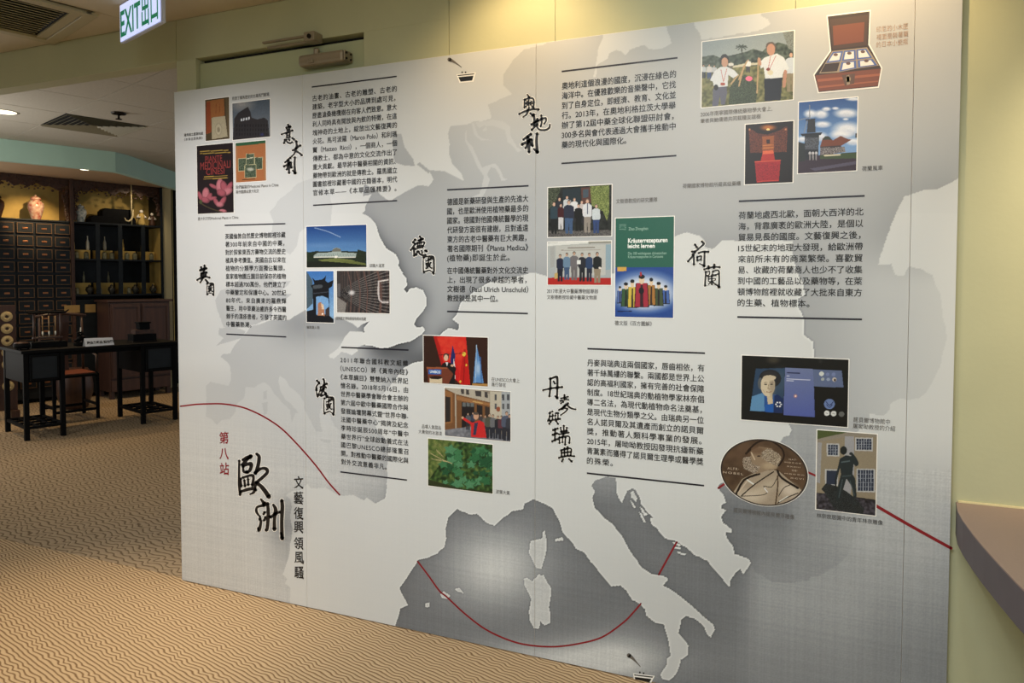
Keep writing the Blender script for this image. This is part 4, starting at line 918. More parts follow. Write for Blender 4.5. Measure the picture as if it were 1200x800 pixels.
HEAD = [
 ('England', 225, 310, .05627, [[(265, 10, 35), (262, 60, 45), (255, 110, 40)], [(190, 45, 35), (200, 80, 35), (205, 110, 30)], [(165, 120, 40), (210, 105, 40), (260, 90, 45), (310, 75, 40)], [(250, 110, 30), (240, 170, 45), (235, 240, 45), (215, 310, 40), (170, 375, 25)], [(200, 180, 30), (195, 240, 35)], [(190, 190, 35), (250, 170, 35), (300, 165, 30)], [(300, 165, 30), (285, 220, 35), (275, 250, 30)], [(105, 322, 30), (160, 290, 40), (240, 262, 40), (300, 250, 35), (375, 272, 35)], [(280, 310, 30), (310, 340, 45), (330, 380, 35)]] + tr(GUO, 312, 385, 462, 650)),
 ('Italy', 320, 140, .0875, [[(200, 65, 20), (215, 95, 28)], [(175, 110, 22), (240, 92, 22)], [(185, 120, 15), (195, 145, 18)], [(230, 105, 15), (218, 135, 18)], [(112, 200, 18), (180, 175, 22), (265, 145, 24)], [(180, 180, 14), (185, 240, 16)], [(185, 185, 14), (225, 175, 16), (225, 235, 16)], [(188, 212, 12), (222, 207, 12)], [(188, 240, 13), (225, 235, 13)], [(158, 265, 18), (148, 320, 24)], [(180, 265, 18), (190, 300, 22), (230, 318, 26), (262, 300, 18)], [(210, 262, 16), (225, 280, 18)], [(255, 245, 22), (285, 270, 26)],
   [(260, 415, 20), (310, 385, 24), (370, 345, 28)], [(312, 290, 28), (318, 350, 30), (305, 410, 28), (285, 460, 22), (250, 492, 16)], [(325, 430, 18), (360, 455, 28), (390, 480, 26)]] + tr(LI, 142, 500, 312, 725)),
 ('Germany', 470, 270, .075, [[(225, 140, 35), (185, 190, 28)], [(225, 205, 30), (190, 255, 28), (150, 310, 25)], [(200, 270, 32), (205, 330, 32), (205, 400, 28)], [(290, 90, 28), (320, 130, 32), (285, 160, 20)], [(265, 155, 22), (350, 130, 28)], [(255, 200, 18), (265, 245, 18)], [(255, 195, 20), (320, 180, 22), (370, 185, 24), (345, 240, 20)], [(290, 195, 12), (292, 240, 12)], [(318, 190, 12), (318, 238, 12)], [(250, 255, 20), (345, 240, 18)], [(225, 290, 18), (345, 262, 20)], [(255, 320, 20), (240, 385, 28)], [(275, 320, 22), (300, 370, 30), (370, 390, 32), (385, 370, 20)], [(320, 310, 20), (335, 345, 22)], [(375, 310, 30), (405, 325, 34)]] + tr(GUO, 350, 405, 522, 685)),
 ('France', 360, 435, .075, [[(150, 140, 26), (190, 175, 30)], [(190, 185, 20), (150, 230, 26), (145, 290, 24)], [(145, 250, 14), (148, 330, 20), (165, 400, 24), (190, 330, 18), (210, 250, 14)], [(250, 115, 24), (268, 150, 30), (262, 230, 26), (250, 290, 22)], [(215, 245, 20), (265, 215, 26), (315, 190, 28)], [(215, 300, 20), (240, 275, 22), (300, 245, 22)], [(262, 280, 18), (225, 345, 26), (215, 385, 28), (260, 370, 24), (300, 345, 22)], [(275, 320, 22), (310, 390, 32)]] + tr(GUO, 265, 405, 424, 690)),
 ('Austria', 600, 100, .1125, [[(160, 95, 14), (180, 125, 20)], [(130, 145, 16), (130, 235, 18)], [(135, 150, 16), (175, 135, 18), (225, 145, 20), (225, 240, 18)], [(175, 155, 10), (178, 235, 12)], [(145, 190, 10), (210, 185, 10)], [(155, 165, 9), (165, 180, 9)], [(205, 165, 9), (190, 180, 9)], [(145, 225, 10), (165, 200, 10)], [(195, 200, 10), (212, 225, 10)], [(75, 300, 20), (150, 265, 22), (220, 250, 22), (280, 252, 24)], [(170, 250, 18), (155, 300, 20), (115, 330, 14)], [(190, 290, 18), (220, 315, 28)],
   [(228, 300, 24), (235, 380, 26), (232, 420, 22)], [(200, 410, 20), (240, 385, 20), (275, 365, 18)], [(205, 465, 24), (240, 430, 20), (270, 405, 16)], [(265, 345, 16), (262, 420, 18), (285, 460, 20), (350, 465, 22), (390, 440, 22), (395, 405, 14)], [(305, 310, 18), (310, 380, 20), (300, 430, 18)], [(245, 380, 16), (300, 355, 18), (350, 340, 20), (355, 370, 18), (335, 405, 14)]] + tr(LI, 100, 497, 280, 702)),
 ('Netherlands', 800, 275, .0874, [[(165, 130, 26), (190, 170, 28)], [(255, 90, 26), (285, 120, 30), (240, 165, 24), (180, 215, 24), (120, 225, 22)], [(210, 245, 22), (280, 225, 24), (350, 228, 24)], [(165, 230, 28), (130, 290, 26), (70, 360, 24)], [(130, 265, 20), (150, 290, 22), (150, 400, 28)], [(195, 300, 20), (195, 345, 20)], [(198, 298, 18), (250, 285, 20), (245, 335, 18)], [(198, 345, 18), (245, 335, 18)], [(295, 230, 24), (292, 330, 28), (290, 420, 30)], [(288, 418, 26), (225, 385, 12)],
   [(285, 465, 20), (350, 445, 24), (430, 430, 24), (500, 435, 24)], [(345, 415, 20), (350, 455, 22)], [(425, 395, 22), (420, 450, 24)], [(310, 500, 20), (305, 590, 24), (300, 685, 26)], [(310, 500, 16), (360, 490, 16), (355, 535, 14), (315, 550, 12)], [(405, 490, 18), (480, 478, 22), (490, 560, 24), (488, 700, 28)], [(488, 700, 24), (450, 670, 12)], [(405, 500, 12), (405, 535, 12), (480, 525, 12)], [(340, 565, 14), (450, 545, 14)], [(390, 540, 14), (392, 670, 18)], [(350, 590, 12), (350, 625, 11), (430, 612, 12), (435, 585, 11), (350, 592, 11)], [(375, 640, 12), (345, 665, 14)], [(410, 640, 12), (440, 665, 16)]]),
 ('Denmark', 630, 430, .15, [[(100, 90, 14), (100, 160, 16), (92, 230, 14)], [(100, 92, 14), (145, 75, 18), (155, 90, 18), (155, 160, 16), (152, 245, 16)], [(155, 240, 14), (135, 225, 8)], [(42, 180, 12), (110, 165, 14), (195, 155, 14)], [(125, 110, 12), (135, 130, 12)],
   [(210, 215, 12), (212, 255, 12)], [(180, 245, 10), (240, 230, 10)], [(175, 265, 10), (195, 260, 10)], [(225, 250, 9), (245, 255, 9)], [(180, 285, 9), (205, 270, 9)], [(165, 335, 12), (205, 310, 13), (240, 280, 13)], [(215, 300, 11), (190, 330, 11)], [(195, 320, 9), (235, 325, 11), (215, 350, 11), (180, 375, 9)], [(225, 290, 12), (260, 320, 15), (300, 330, 10)],
   [(95, 360, 10), (90, 410, 12)], [(160, 360, 10), (160, 405, 11)], [(95, 355, 9), (120, 345, 10)], [(118, 365, 7), (118, 405, 7)], [(140, 360, 7), (140, 405, 7)], [(120, 380, 6), (140, 378, 6)], [(145, 358, 7), (160, 358, 7)], [(95, 385, 6), (110, 383, 6)], [(78, 420, 10), (180, 405, 11)], [(105, 425, 10), (90, 445, 12)], [(145, 420, 10), (162, 445, 12)],
   [(118, 492, 12), (160, 478, 13)], [(115, 530, 12), (155, 515, 12)], [(112, 580, 13), (160, 560, 12)], [(138, 485, 13), (135, 570, 13)], [(180, 470, 11), (185, 505, 11)], [(205, 455, 13), (205, 500, 11)], [(230, 470, 11), (225, 500, 11)], [(185, 505, 10), (228, 498, 11)], [(165, 525, 11), (245, 512, 12)], [(205, 518, 11), (195, 545, 11)], [(170, 550, 11), (172, 595, 12)], [(172, 550, 11), (245, 540, 12), (248, 595, 13)], [(195, 550, 10), (195, 590, 11)], [(218, 548, 11), (215, 608, 13)],
   [(185, 650, 11), (188, 695, 11)], [(185, 648, 11), (260, 635, 12), (258, 690, 11)], [(210, 630, 11), (212, 695, 11)], [(235, 620, 11), (235, 690, 11)], [(188, 670, 9), (258, 662, 9)], [(165, 708, 12), (230, 695, 12), (290, 695, 12)], [(200, 718, 12), (190, 738, 13)], [(245, 715, 12), (268, 738, 15)]]),
 ('Europe', 265, 525, .1436, [[(135, 95, 14), (165, 80, 24), (205, 65, 26)], [(200, 65, 18), (150, 115, 20), (130, 135, 14)], [(108, 100, 14), (107, 200, 16), (108, 300, 18), (115, 380, 16)], [(140, 150, 14), (145, 190, 18), (175, 195, 18)], [(140, 145, 16), (205, 125, 24), (195, 180, 22), (165, 195, 16)], [(120, 250, 12), (125, 310, 16)], [(135, 240, 14), (205, 220, 18), (225, 235, 18), (215, 300, 20)], [(150, 260, 14), (155, 310, 16)], [(180, 250, 14), (182, 300, 16)], [(118, 355, 16), (180, 335, 22), (235, 330, 18), (225, 360, 18), (195, 375, 8)], [(248, 45, 16), (270, 70, 24), (262, 140, 24), (240, 200, 20)], [(240, 200, 20), (290, 165, 18), (330, 170, 24), (335, 200, 22), (290, 245, 22), (245, 285, 18), (240, 340, 14)], [(250, 280, 20), (300, 325, 28), (350, 395, 30)],
   [(285, 415, 12), (315, 455, 28)], [(310, 465, 20), (255, 480, 16), (250, 520, 18), (280, 560, 10)], [(275, 575, 18), (285, 600, 18), (270, 670, 22), (260, 650, 10)], [(305, 540, 12), (315, 520, 16)], [(340, 450, 20), (345, 540, 24), (335, 660, 22), (320, 665, 10)], [(320, 560, 12), (310, 590, 14)], [(365, 560, 14), (350, 555, 10)], [(385, 460, 14), (405, 500, 26), (395, 580, 22), (395, 660, 26)], [(365, 560, 12), (400, 535, 20), (440, 520, 14)], [(455, 425, 22), (460, 480, 26), (455, 600, 24), (458, 735, 26)], [(450, 690, 12), (462, 740, 12)]]),
]
for nm, ox, oy, s_, st in HEAD:
    q, hq = [], []
    for sgm in st:
        pts = [(ox + x * s_, oy + y * s_, w_ * s_ * (1.22 if nm == 'Europe' else 1.0) + .12) for x, y, w_ in sgm]
        q += ribbon(pts, 1, 5); hq += ribbon([(x, y, w_ + 1.5) for x, y, w_ in pts], 1, 4)
    flat('title_halo', hq, M_halo, -.0007)
    flat('brush_title', q, M_ink, -.0011, 'large black brush written title')

# ---------------------------------------------------------------- typeset text
def put(me, cx, y, m, name, label=None):
    return part(name, me, m, board, label=label)
def xf(me):
    n = len(me.vertices); a = np.empty(n * 3, np.float32); me.vertices.foreach_get('co', a); return a.reshape(-1, 3)
def rows_mesh(rows, y, shift=()):
    """rows: (text, u0, u1 or None, z centre, em, bold) -> one mesh of lettering on the board"""
    V, F, off = [], [], 0
    bd = rows[0][5]
    if bd >= .004 and not shift: shift = ((bd * 1.4, 0), (bd * .7, bd * 1.1)) if bd < .01 else ((bd * 1.6, 0), (bd * .8, bd * 1.3), (bd * .8, -bd * 1.0))
    for (txt, u0, u1, zc, em, bold, *sq) in rows:
        bold = 0
        me = FONT(txt, em, bold)
        c = xf(me).astype(float)
        if len(c) == 0: continue
        x0, x1 = c[:, 0].min(), c[:, 0].max()
        if u1 is not None and x1 - x0 > 0:
            me2 = FONT(txt, em, bold, 0, 1.2); c2 = xf(me2).astype(float)
            w1, w2 = x1 - x0, c2[:, 0].max() - c2[:, 0].min()
            sp = 1 + .2 * ((u1 - u0) - w1) / max(w2 - w1, 1e-6)
            bpy.data.meshes.remove(me2); bpy.data.meshes.remove(me)
            sp = min(sp, 1.3)
            if sp > 1:
                me = FONT(txt, em, bold, 0, sp); c = xf(me).astype(float)
            else:
                me = FONT(txt, em, bold, 0, 1.0); c = xf(me).astype(float)
            c[:, 0] = u0 + (c[:, 0] - c[:, 0].min()) * (u1 - u0) / (c[:, 0].max() - c[:, 0].min())
        else:
            c[:, 0] = u0 + (c[:, 0] - x0)
        if sq: c[:, 0] = u0 + (c[:, 0] - u0) * sq[0]
        c[:, 2] = zc + (c[:, 1] - .38 * em); c[:, 1] = y
        V.append(c)
        for p in me.polygons: F.append([off + i for i in p.vertices])
        off += len(c); bpy.data.meshes.remove(me)
    C_ = np.concatenate(V); n0 = len(C_); emx = rows[0][4]
    W_ = [C_]; F_ = list(F)
    for j_, (sx_, sz_) in enumerate(shift):
        c = C_.copy(); c[:, 0] += sx_ * emx; c[:, 2] += sz_ * emx; c[:, 1] -= .00005 * (j_ + 1); W_.append(c)
        F_ += [[i + n0 * (j_ + 1) for i in f] for f in F]
    me = bpy.data.meshes.new('lettering'); me.from_pydata(np.concatenate(W_).tolist(), [], F_); me.update()
    return me
def uv1(x, y):
    u, z = UV(np.array([x]), np.array([y])); return float(u[0]), float(z[0])
BLOCKS = [
 (366, 115.5, 226, 465, 12, .68, ['古老的油畫、古老的雕塑、古老的', '建築，老字型大小的品牌到處可見，', '歷盡滄桑橄欖樹在向客人們致意。意大', '利人同時具有開放與內斂的特徵，在這', '塊神奇的土地上，綻放出文藝復興的', '火花。馬可波羅（Marco Polo）和利瑪', '竇（Matteo  Ricci），一個商人，一個', '傳教士，都為中意的文化交流作出了', '重大貢獻。最早將中醫藥相關的資訊、', '藥物帶到歐洲的就是傳教士。羅馬國立', '圖書館裡珍藏著中國的古籍善本，明代', '*官修本草——《本草品匯精要》。']),
 (264, 277, 379.5, 334.5, 12, .68, ['英國倫敦自然歷史博物館裡珍藏', '著300年前來自中國的中藥，', '對於探索東西方藥物交流的歷史', '極具參考價值。英國自古以來在', '植物的分類學方面獨佔鰲頭，', '皇家植物園丘園目前保存的植物', '標本超過700萬份，他們建立了', '中藥鑒定和保護中心。20世紀', '80年代，來自廣東的羅鼎輝', '醫生，用中草藥治癒許多令西醫', '棘手的濕疹患者，引發了英國的', '*中醫藥熱潮。']),
 (524, 236.7, 302.3, 619, 7, .72, ['德國是新藥研發與生產的先進大', '國，也是歐洲使用植物藥最多的', '國家。德國對他國傳統醫學的現', '代研發方面很有建樹，且對遙遠', '東方的古老中醫藥有巨大興趣，', '著名國際期刊《Planta Medica》', '*(植物藥)即誕生於此。']),
 (524, 317, 349.2, 619, 4, .72, ['在中國傳統醫藥對外文化交流史', '上，出現了很多卓越的學者，', '文樹德（Paul Ulrich Unschuld）', '*教授就是其中一位。']),
 (399, 421.5, 540.5, 478, 13, .66, ['2011年聯合國科教文組織', '（UNESCO）將《黃帝內經》', '《本草綱目》雙雙納入世界記', '憶名錄。2018年5月16日，由', '世界中醫藥學會聯合會主辦的', '第六屆中歐中醫藥國際合作與', '發展論壇開幕式暨“世界中聯-', '法國中醫藥中心”揭牌及紀念', '李時珍誕辰500周年“中醫中', '藥世界行”全球啟動儀式在法', '國巴黎UNESCO總部隆重召', '開，對推動中醫藥的國際化與', '*對外交流意義非凡。']),
 (658.5, 101, 170, 792, 7, .72, ['奧地利這個浪漫的國度，沉浸在綠色的', '海洋中。在優雅歡樂的音樂聲中，它找', '到了自身定位，即經濟、教育、文化並', '行。2013年，在奧地利格拉茨大學舉', '辦了第12屆中藥全球化聯盟研討會，', '300多名與會代表通過大會攜手推動中', '*藥的現代化與國際化。']),
 (865.5, 252.5, 354.5, 1011.5, 9, .68, ['荷蘭地處西北歐，面朝大西洋的北', '海，背靠廣袤的歐洲大陸，是個以', '貿易見長的國度。文藝復興之後，', '15世紀末的地理大發現，給歐洲帶', '來前所未有的商業繁榮。喜歡貿', '易、收藏的荷蘭商人也少不了收集', '到中國的工藝品以及藥物等，在萊', '頓博物館裡就收藏了大批來自東方', '*的生藥、植物標本。']),
 (688.3, 424.8, 539.3, 825.3, 11, .70, ['丹麥與瑞典這兩個國家，唇齒相依，有', '著千絲萬縷的聯繫。兩國都是世界上公', '認的高福利國家，擁有完善的社會保障', '制度。18世紀瑞典的動植物學家林奈倡', '導二名法，為現代動植物命名法奠基，', '是現代生物分類學之父。由瑞典另一位', '名人諾貝爾及其遺產而創立的諾貝爾', '獎，推動著人類科學事業的發展。', '2015年，屠呦呦教授因發現抗瘧新藥', '青蒿素而獲得了諾貝爾生理學或醫學獎', '*的殊榮。']),
]
for x0, ya, yb, x1, n, k, lines in BLOCKS:
    u0, za = uv1(x0, ya); _, zb_ = uv1(x0, yb); u1, _ = uv1(x1, ya)
    pitch = (za - zb_) / (n - 1); em = pitch * k * 1.08; rows = []
    full = lines[1]
    for i, l in enumerate(lines):
        z = za - pitch * i
        if l.startswith('*'):
            l = l[1:]; ref = lines[-2]
            wr = len(l) / max(len(lines[0]), 1)
            rows.append((l, u0, u0 + (u1 - u0) * min(1, len(l) / len(lines[0]) * .99), z, em, .004))
        else:
            rows.append((l, u0, u1 - (em * .25 if l[-1] in '，、。' else 0), z, em, .004))
    part('paragraph_text', rows_mesh(rows, -.0009, ((.028, 0), (.014, .02))), M_ink, board)
CAPS = [  # text, left x, left y, right x, right y, glyph height in photo units, dark?
 ('見證了羅馬歷史的古羅馬鬥獸場', 272, 115.3, 315.5, 110.8, 3.9, 1), ('羅馬國立圖書館藏', 216, 158.4, 238, 156, 3.2, 1), ('《本草品匯精要》', 216, 163.6, 237.5, 161.6, 3.0, 1),
 ('我們編寫的Medicinal Plants in China', 276.5, 218.8, 326.5, 217, 3.9, 0), ('著作翻譯成意大利文', 276.5, 224.6, 303.5, 224, 3.7, 0), ('意大利文的Medicinal Plants in China', 232, 256, 279.5, 254.7, 3.7, 0),
 ('邱園大溫室', 433, 311.3, 450.5, 310.8, 3.8, 0), ('倫敦唐人街', 359.5, 383.3, 374.5, 383.5, 3.3, 0), ('自然歷史博物館植物標本館藏', 394, 372.6, 429, 373.7, 3.6, 0),
 ('在UNESCO大會上', 576, 443.5, 609, 446.5, 4.6, 0), ('進行發言', 576, 449.5, 593, 451.5, 4.4, 0), ('品嚐人氣甜品', 494.5, 499.3, 517, 501, 4.3, 0), ('大黃做的冰激淩', 490.5, 505.5, 518, 507.5, 4.3, 0), ('波葉大黃', 581, 575.7, 597.5, 577.3, 4.4, 0),
 ('文樹德教授的研究團隊', 722, 235.8, 770.5, 233.8, 5.0, 0), ('2017年浸大中醫藥博物館舉辦', 641, 341.2, 701, 341, 5.0, 1), ('文樹德教授珍藏中醫藥文物展', 641, 348.5, 699.5, 348, 4.6, 1), ('德文版《百方圖解》', 720.5, 378.6, 764, 379, 5.0, 1),
 ('2006年南寧國際傳統藥物學大會上,', 821, 134.2, 905, 127, 5.2, 0), ('筆者與鮑儒德共同栽種友誼樹', 821, 142, 891.5, 136, 4.9, 0), ('荷蘭國家博物館所藏高級藥櫃', 800, 218.2, 868, 214.6, 5.0, 0), ('荷蘭風車', 1010, 198, 1034.5, 196.2, 5.3, 1),
 ('諾貝爾博物館中', 1000, 492.2, 1043, 493.4, 5.6, 0), ('屠呦呦教授的介紹', 999.5, 499, 1049, 502, 5.6, 0), ('諾貝爾博物館內諾貝爾浮雕像', 859.5, 598.3, 931, 604.6, 5.2, 0), ('林奈故居園中的青年林奈雕像', 957, 604, 1034.5, 611.8, 5.2, 1),
]

M_capd = mat('dark_caption_ink', (58, 55, 54), .5)
for t_, x0, y0, x1, y1, hh, dark in CAPS:
    u0, z0 = uv1(x0, y0); u1, z1 = uv1(x1, y1); _, za = uv1(x0, y0 - hh / 2); _, zb_ = uv1(x0, y0 + hh / 2)
    em = (za - zb_) * 1.18
    part('caption_text', rows_mesh([(t_, u0, u1, (z0 + z1) / 2, em, .004)], -.0009), M_capd if dark else M_inkg, board)
M_tanc = mat('tan_caption_ink', (168, 142, 122), .5)
rb = []
for t_, x0, y0, x1, y1 in (('印尼的小木匣', 1027, 34.4, 1064, 31), ('裡面是裝著藥', 1027, 43.5, 1064.5, 40), ('的日本小瓷瓶', 1027, 52.2, 1064, 49)):
    u0, z0 = uv1(x0, y0); u1, z1 = uv1(x1, y1); part('caption_text', rows_mesh([(t_, u0, u1, (z0 + z1) / 2, .0205, .004)], -.0009), M_tanc, board, label='pale tan caption')
def brushcol(chars, pts, wpx, hpx, m, label):
    rows = []
    for ch, (x, y) in zip(chars, pts):
        u0, z0 = uv1(x - wpx / 2, y); u1, _ = uv1(x + wpx / 2, y); _, za = uv1(x, y - hpx / 2); _, zb_ = uv1(x, y + hpx / 2)
        rows.append((ch, u0, u1, z0, (za - zb_) * 1.1, .004))
    me = rows_mesh(rows, -.0011, ((.022, .0), (0, -.022)))
    c = xf(me)                                # lean the strokes a little like running script
    for (x, y) in pts:
        u, z = uv1(x, y); k = np.abs(c[:, 2] - z) < .028
        c[k, 2] += (c[k, 0] - u) * .16
    me.vertices.foreach_set('co', c.ravel())
    part('brush_lettering', me, m, board, label=label)
brushcol('第八站', ((262.5, 512), (262.5, 530), (263, 548)), 10.5, 13.5, M_red, 'dark red vertical lettering')
brushcol('文藝復興領風騷', ((350, 564), (350, 582), (350, 600), (350, 616), (350, 635), (350.5, 651.5), (350.5, 669)), 10.8, 14, M_ink, 'black vertical motto')

# steamship marks
M_smoke = mat('grey_ink', (104, 98, 92), .5)
def ship(x, y, s, ang, nm):
    def T(p): return [(x + (a * math.cos(ang) - b * math.sin(ang)) * s, y + (a * math.sin(ang) + b * math.cos(ang)) * s) for a, b in p]
    flat('ship_outline', [T([(-11, -1), (12, -1), (8, 9.5), (-8.5, 9.5)])], M_halo, -.0006)
    flat('ship_mark', [T([(-10, 0), (10.5, 0), (9.5, 1.2), (-9.2, 1.2)]), T([(-9, 2.6), (8.8, 2.6), (6.6, 8), (-7, 8)]), T([(-4.8, -3.6), (-3.2, -3.6), (-3.2, -1.8), (-4.8, -1.8)]), T([(-.8, -3.2), (.8, -3.2), (.8, -1.4), (-.8, -1.4)])], M_ink, -.0010, 'black ship mark')
    flat('smoke_mark', ribbon(T([(-4.5, -9.5), (-9, -13.5), (-13, -16.5)]), 1) and [q for q in ribbon([(p[0], p[1], w_ * s) for p, w_ in zip(T([(-4.2, -8.8), (-9, -13), (-13.5, -16.6), (-17.5, -19)]), (.7, 1.5, 3.0, 4.6))], 1)], M_smoke, -.0010, 'grey smoke plume')
ship(546, 87, 1.0, -.10, '')
ship(754, 791, 1.12, .12, '')
# ================================================================ printed photographs (flat ink on the board)
class Pic:
    def __init__(s, crop, quad, n, label, y=-.0013, gain=1.0, border=1.0):
        s.ox, s.oy, s.s = crop; s.label = label; s.y = y; s.gain = gain
        q = np.array([(s.ox + x * s.s, s.oy + yy * s.s) for x, yy in quad], float)
        u, z = UV(q[:, 0], q[:, 1])
        s.u0, s.u1 = (u[0] + u[3]) / 2, (u[1] + u[2]) / 2; s.z1, s.z0 = (z[0] + z[1]) / 2, (z[2] + z[3]) / 2
        s.nx = n; s.ny = max(8, int(n * (s.z1 - s.z0) / (s.u1 - s.u0)))
        U, Z = np.meshgrid(np.linspace(s.u0, s.u1, s.nx + 1), np.linspace(s.z0, s.z1, s.ny + 1))
        X, Y = PXY(U, Z); s.X = (X - s.ox) / s.s; s.Y = (Y - s.oy) / s.s; s.U, s.Z = U, Z
        s.A = np.zeros(X.shape + (3,)); s.rng = np.random.default_rng(int(abs(s.u0 * 1000)) + 3)
        s.border = border
        # fractional coordinates inside the print
        s.fx = (U - s.u0) / (s.u1 - s.u0); s.fy = (s.z1 - Z) / (s.z1 - s.z0)
    def fill(s, c): s.A[:] = c
    def vgrad(s, c0, c1, y0=0, y1=1, m=None):
        t = np.clip((s.fy - y0) / (y1 - y0), 0, 1)[..., None]; v = np.array(c0) * (1 - t) + np.array(c1) * t
        s.A = v if m is None else np.where(m[..., None], v, s.A)
    def poly(s, p, c, a=1.0):
        m = inside(s.X, s.Y, p)[..., None]; s.A = np.where(m, s.A * (1 - a) + np.array(c, float) * a, s.A); return m[..., 0]
    def ell(s, cx, cy, rx, ry, c, a=1.0, rot=0, soft=0):
        dx, dy = s.X - cx, s.Y - cy; co, si = math.cos(rot), math.sin(rot)
        r = np.sqrt(((dx * co + dy * si) / rx) ** 2 + ((-dx * si + dy * co) / ry) ** 2)
        m = (np.clip((1 + soft - r) / (2 * soft), 0, 1) if soft else (r < 1).astype(float))[..., None] * a
        s.A = s.A * (1 - m) + np.array(c, float) * m
    def line(s, pts, w_, c, a=1.0):
        for q in ribbon([(p[0], p[1], w_) for p in pts], 1, 3): s.poly([tuple(v) for v in q], c, a)
    def speck(s, m, cols, k=1, a=1.0):
        """leafy / crowd-like mottling inside mask m"""
        nn = s.rng.random(s.X.shape)
        if k > 1: nn = blur(nn, k); nn = (nn - nn.min()) / (nn.max() - nn.min()); nn = np.clip((nn - .5) * 2.2 + .5, 0, 1)
        cols = np.array(cols, float); i = nn * (len(cols) - 1); lo = np.floor(i).astype(int).clip(0, len(cols) - 2); f = (i - lo)[..., None]
        v = cols[lo] * (1 - f) + cols[lo + 1] * f
        mm = (m.astype(float) * a)[..., None]; s.A = s.A * (1 - mm) + v * mm
    def noise(s, amp): s.A = s.A * (1 + (s.rng.random(s.X.shape)[..., None] - .5) * amp)
    def all(s): return np.ones(s.X.shape, bool)
    def man(s, x, yt, yf, wd, shirt, leg, skin=(196, 160, 136), hair=(40, 34, 32), split=.52, lw=None):
        h = yf - yt; hr = h * .062
        s.poly([(x - wd * .40, yt + h * split), (x + wd * .40, yt + h * split), (x + wd * .36, yf), (x + wd * .06, yf), (x, yt + h * .62), (x - wd * .06, yf), (x - wd * .36, yf)], leg)
        s.poly([(x - wd * .5, yt + h * .20), (x - wd * .2, yt + h * .145), (x + wd * .2, yt + h * .145), (x + wd * .5, yt + h * .20), (x + wd * .52, yt + h * .50), (x + wd * .38, yt + h * (split + .02)), (x - wd * .38, yt + h * (split + .02)), (x - wd * .52, yt + h * .50)], shirt)
        s.ell(x, yt + hr, hr * .82, hr * 1.05, hair); s.ell(x, yt + hr * 1.35, hr * .66, hr * .9, skin)
    def done(s):
        b = s.border
        if b:
            e = .0028 * b
            o = bxm(s.u0 - e, s.u1 + e, -.0010, -.0003, s.z0 - e, s.z1 + e); part('photo_border', o, M_halo, board)
        c = lin(np.clip(s.A, 0, 255)) * s.gain
        me = grid_mesh(s.u0, s.u1, s.z0, s.z1, s.y, s.nx, s.ny, lambda a, b_: np.clip(c, 0, .95))
        return part('photo_print', me, M_photo, board, label=s.label)

# --- two men planting a tree
p = Pic((820, 30, .13128), ((24, 152), (842, 42), (832, 655), (16, 735)), 210, 'photograph of two men in white shirts planting a tree', gain=1.00)
p.vgrad((128, 140, 146), (150, 160, 160), 0, .45)
p.poly([(20, 280), (120, 262), (180, 285), (300, 262), (420, 232), (480, 208), (560, 232), (600, 190), (700, 150), (850, 190), (850, 400), (20, 400)], (60, 72, 62))
p.speck(inside(p.X, p.Y, [(20, 280), (120, 262), (180, 285), (300, 262), (420, 232), (480, 208), (560, 232), (600, 190), (700, 150), (850, 190), (850, 400), (20, 400)]), [(36, 46, 38), (60, 72, 62), (86, 98, 86)], 2)
for a_ in range(9): p.line([(372, 185), (372 + 52 * math.cos(a_ * .72), 188 + 26 * math.sin(a_ * .72) + 8)], 9, (52, 62, 54))
p.line([(372, 190), (378, 262)], 9, (50, 56, 48))
p.poly([(15, 390), (850, 340), (850, 760), (15, 760)], (96, 98, 62)); p.speck(inside(p.X, p.Y, [(15, 395), (850, 345), (850, 760), (15, 760)]), [(70, 74, 44), (104, 106, 66), (128, 124, 82)], 2)
p.poly([(280, 365), (420, 335), (540, 330), (540, 345), (300, 378)], (186, 182, 160))
for x, yt, yf, sh, lg in ((35, 350, 470, (176, 184, 190), (38, 44, 60)), (85, 345, 480, (190, 190, 190), (52, 70, 110)), (130, 355, 470, (170, 176, 182), (60, 60, 62)), (278, 325, 390, (200, 200, 196), (90, 88, 80)), (432, 300, 420, (214, 216, 212), (54, 54, 58)), (815, 235, 590, (186, 196, 206), (130, 120, 96))): p.man(x, yt, yf, 46 if yf < 500 else 100, sh, lg)
p.speck(inside(p.X, p.Y, [(265, 560), (330, 470), (400, 440), (470, 470), (520, 560), (500, 690), (260, 705)]), [(28, 36, 26), (46, 58, 40), (84, 98, 72)], 1)
for a_, b_ in (((420, 320), (350, 480)), ((395, 360), (350, 540)), ((525, 290), (512, 600)), ((345, 440), (280, 520))): p.line([a_, b_], 13, (168, 142, 104))
p.poly([(112, 720), (120, 560), (150, 540), (240, 545), (245, 600), (225, 705), (190, 705), (180, 620), (165, 715)], (84, 86, 100))
p.poly([(92, 490), (130, 410), (180, 372), (240, 366), (310, 400), (345, 440), (300, 470), (255, 440), (250, 540), (160, 552), (125, 540), (118, 500)], (198, 204, 210))
p.ell(222, 300, 38, 46, (30, 28, 28)); p.ell(224, 328, 30, 42, (176, 138, 116)); p.line([(190, 395), (212, 500)], 5, (168, 70, 60)); p.line([(242, 385), (214, 500)], 5, (168, 70, 60)); p.ell(206, 522, 22, 14, (150, 70, 54)); p.ell(146, 552, 20, 26, (28, 28, 30))
p.ell(440, 474, 30, 22, (226, 110, 140))
p.poly([(575, 470), (740, 462), (722, 665), (580, 675)], (22, 26, 36))
p.poly([(535, 330), (580, 285), (650, 262), (690, 250), (750, 285), (800, 385), (745, 420), (738, 465), (585, 475), (570, 370), (545, 385)], (204, 210, 214))
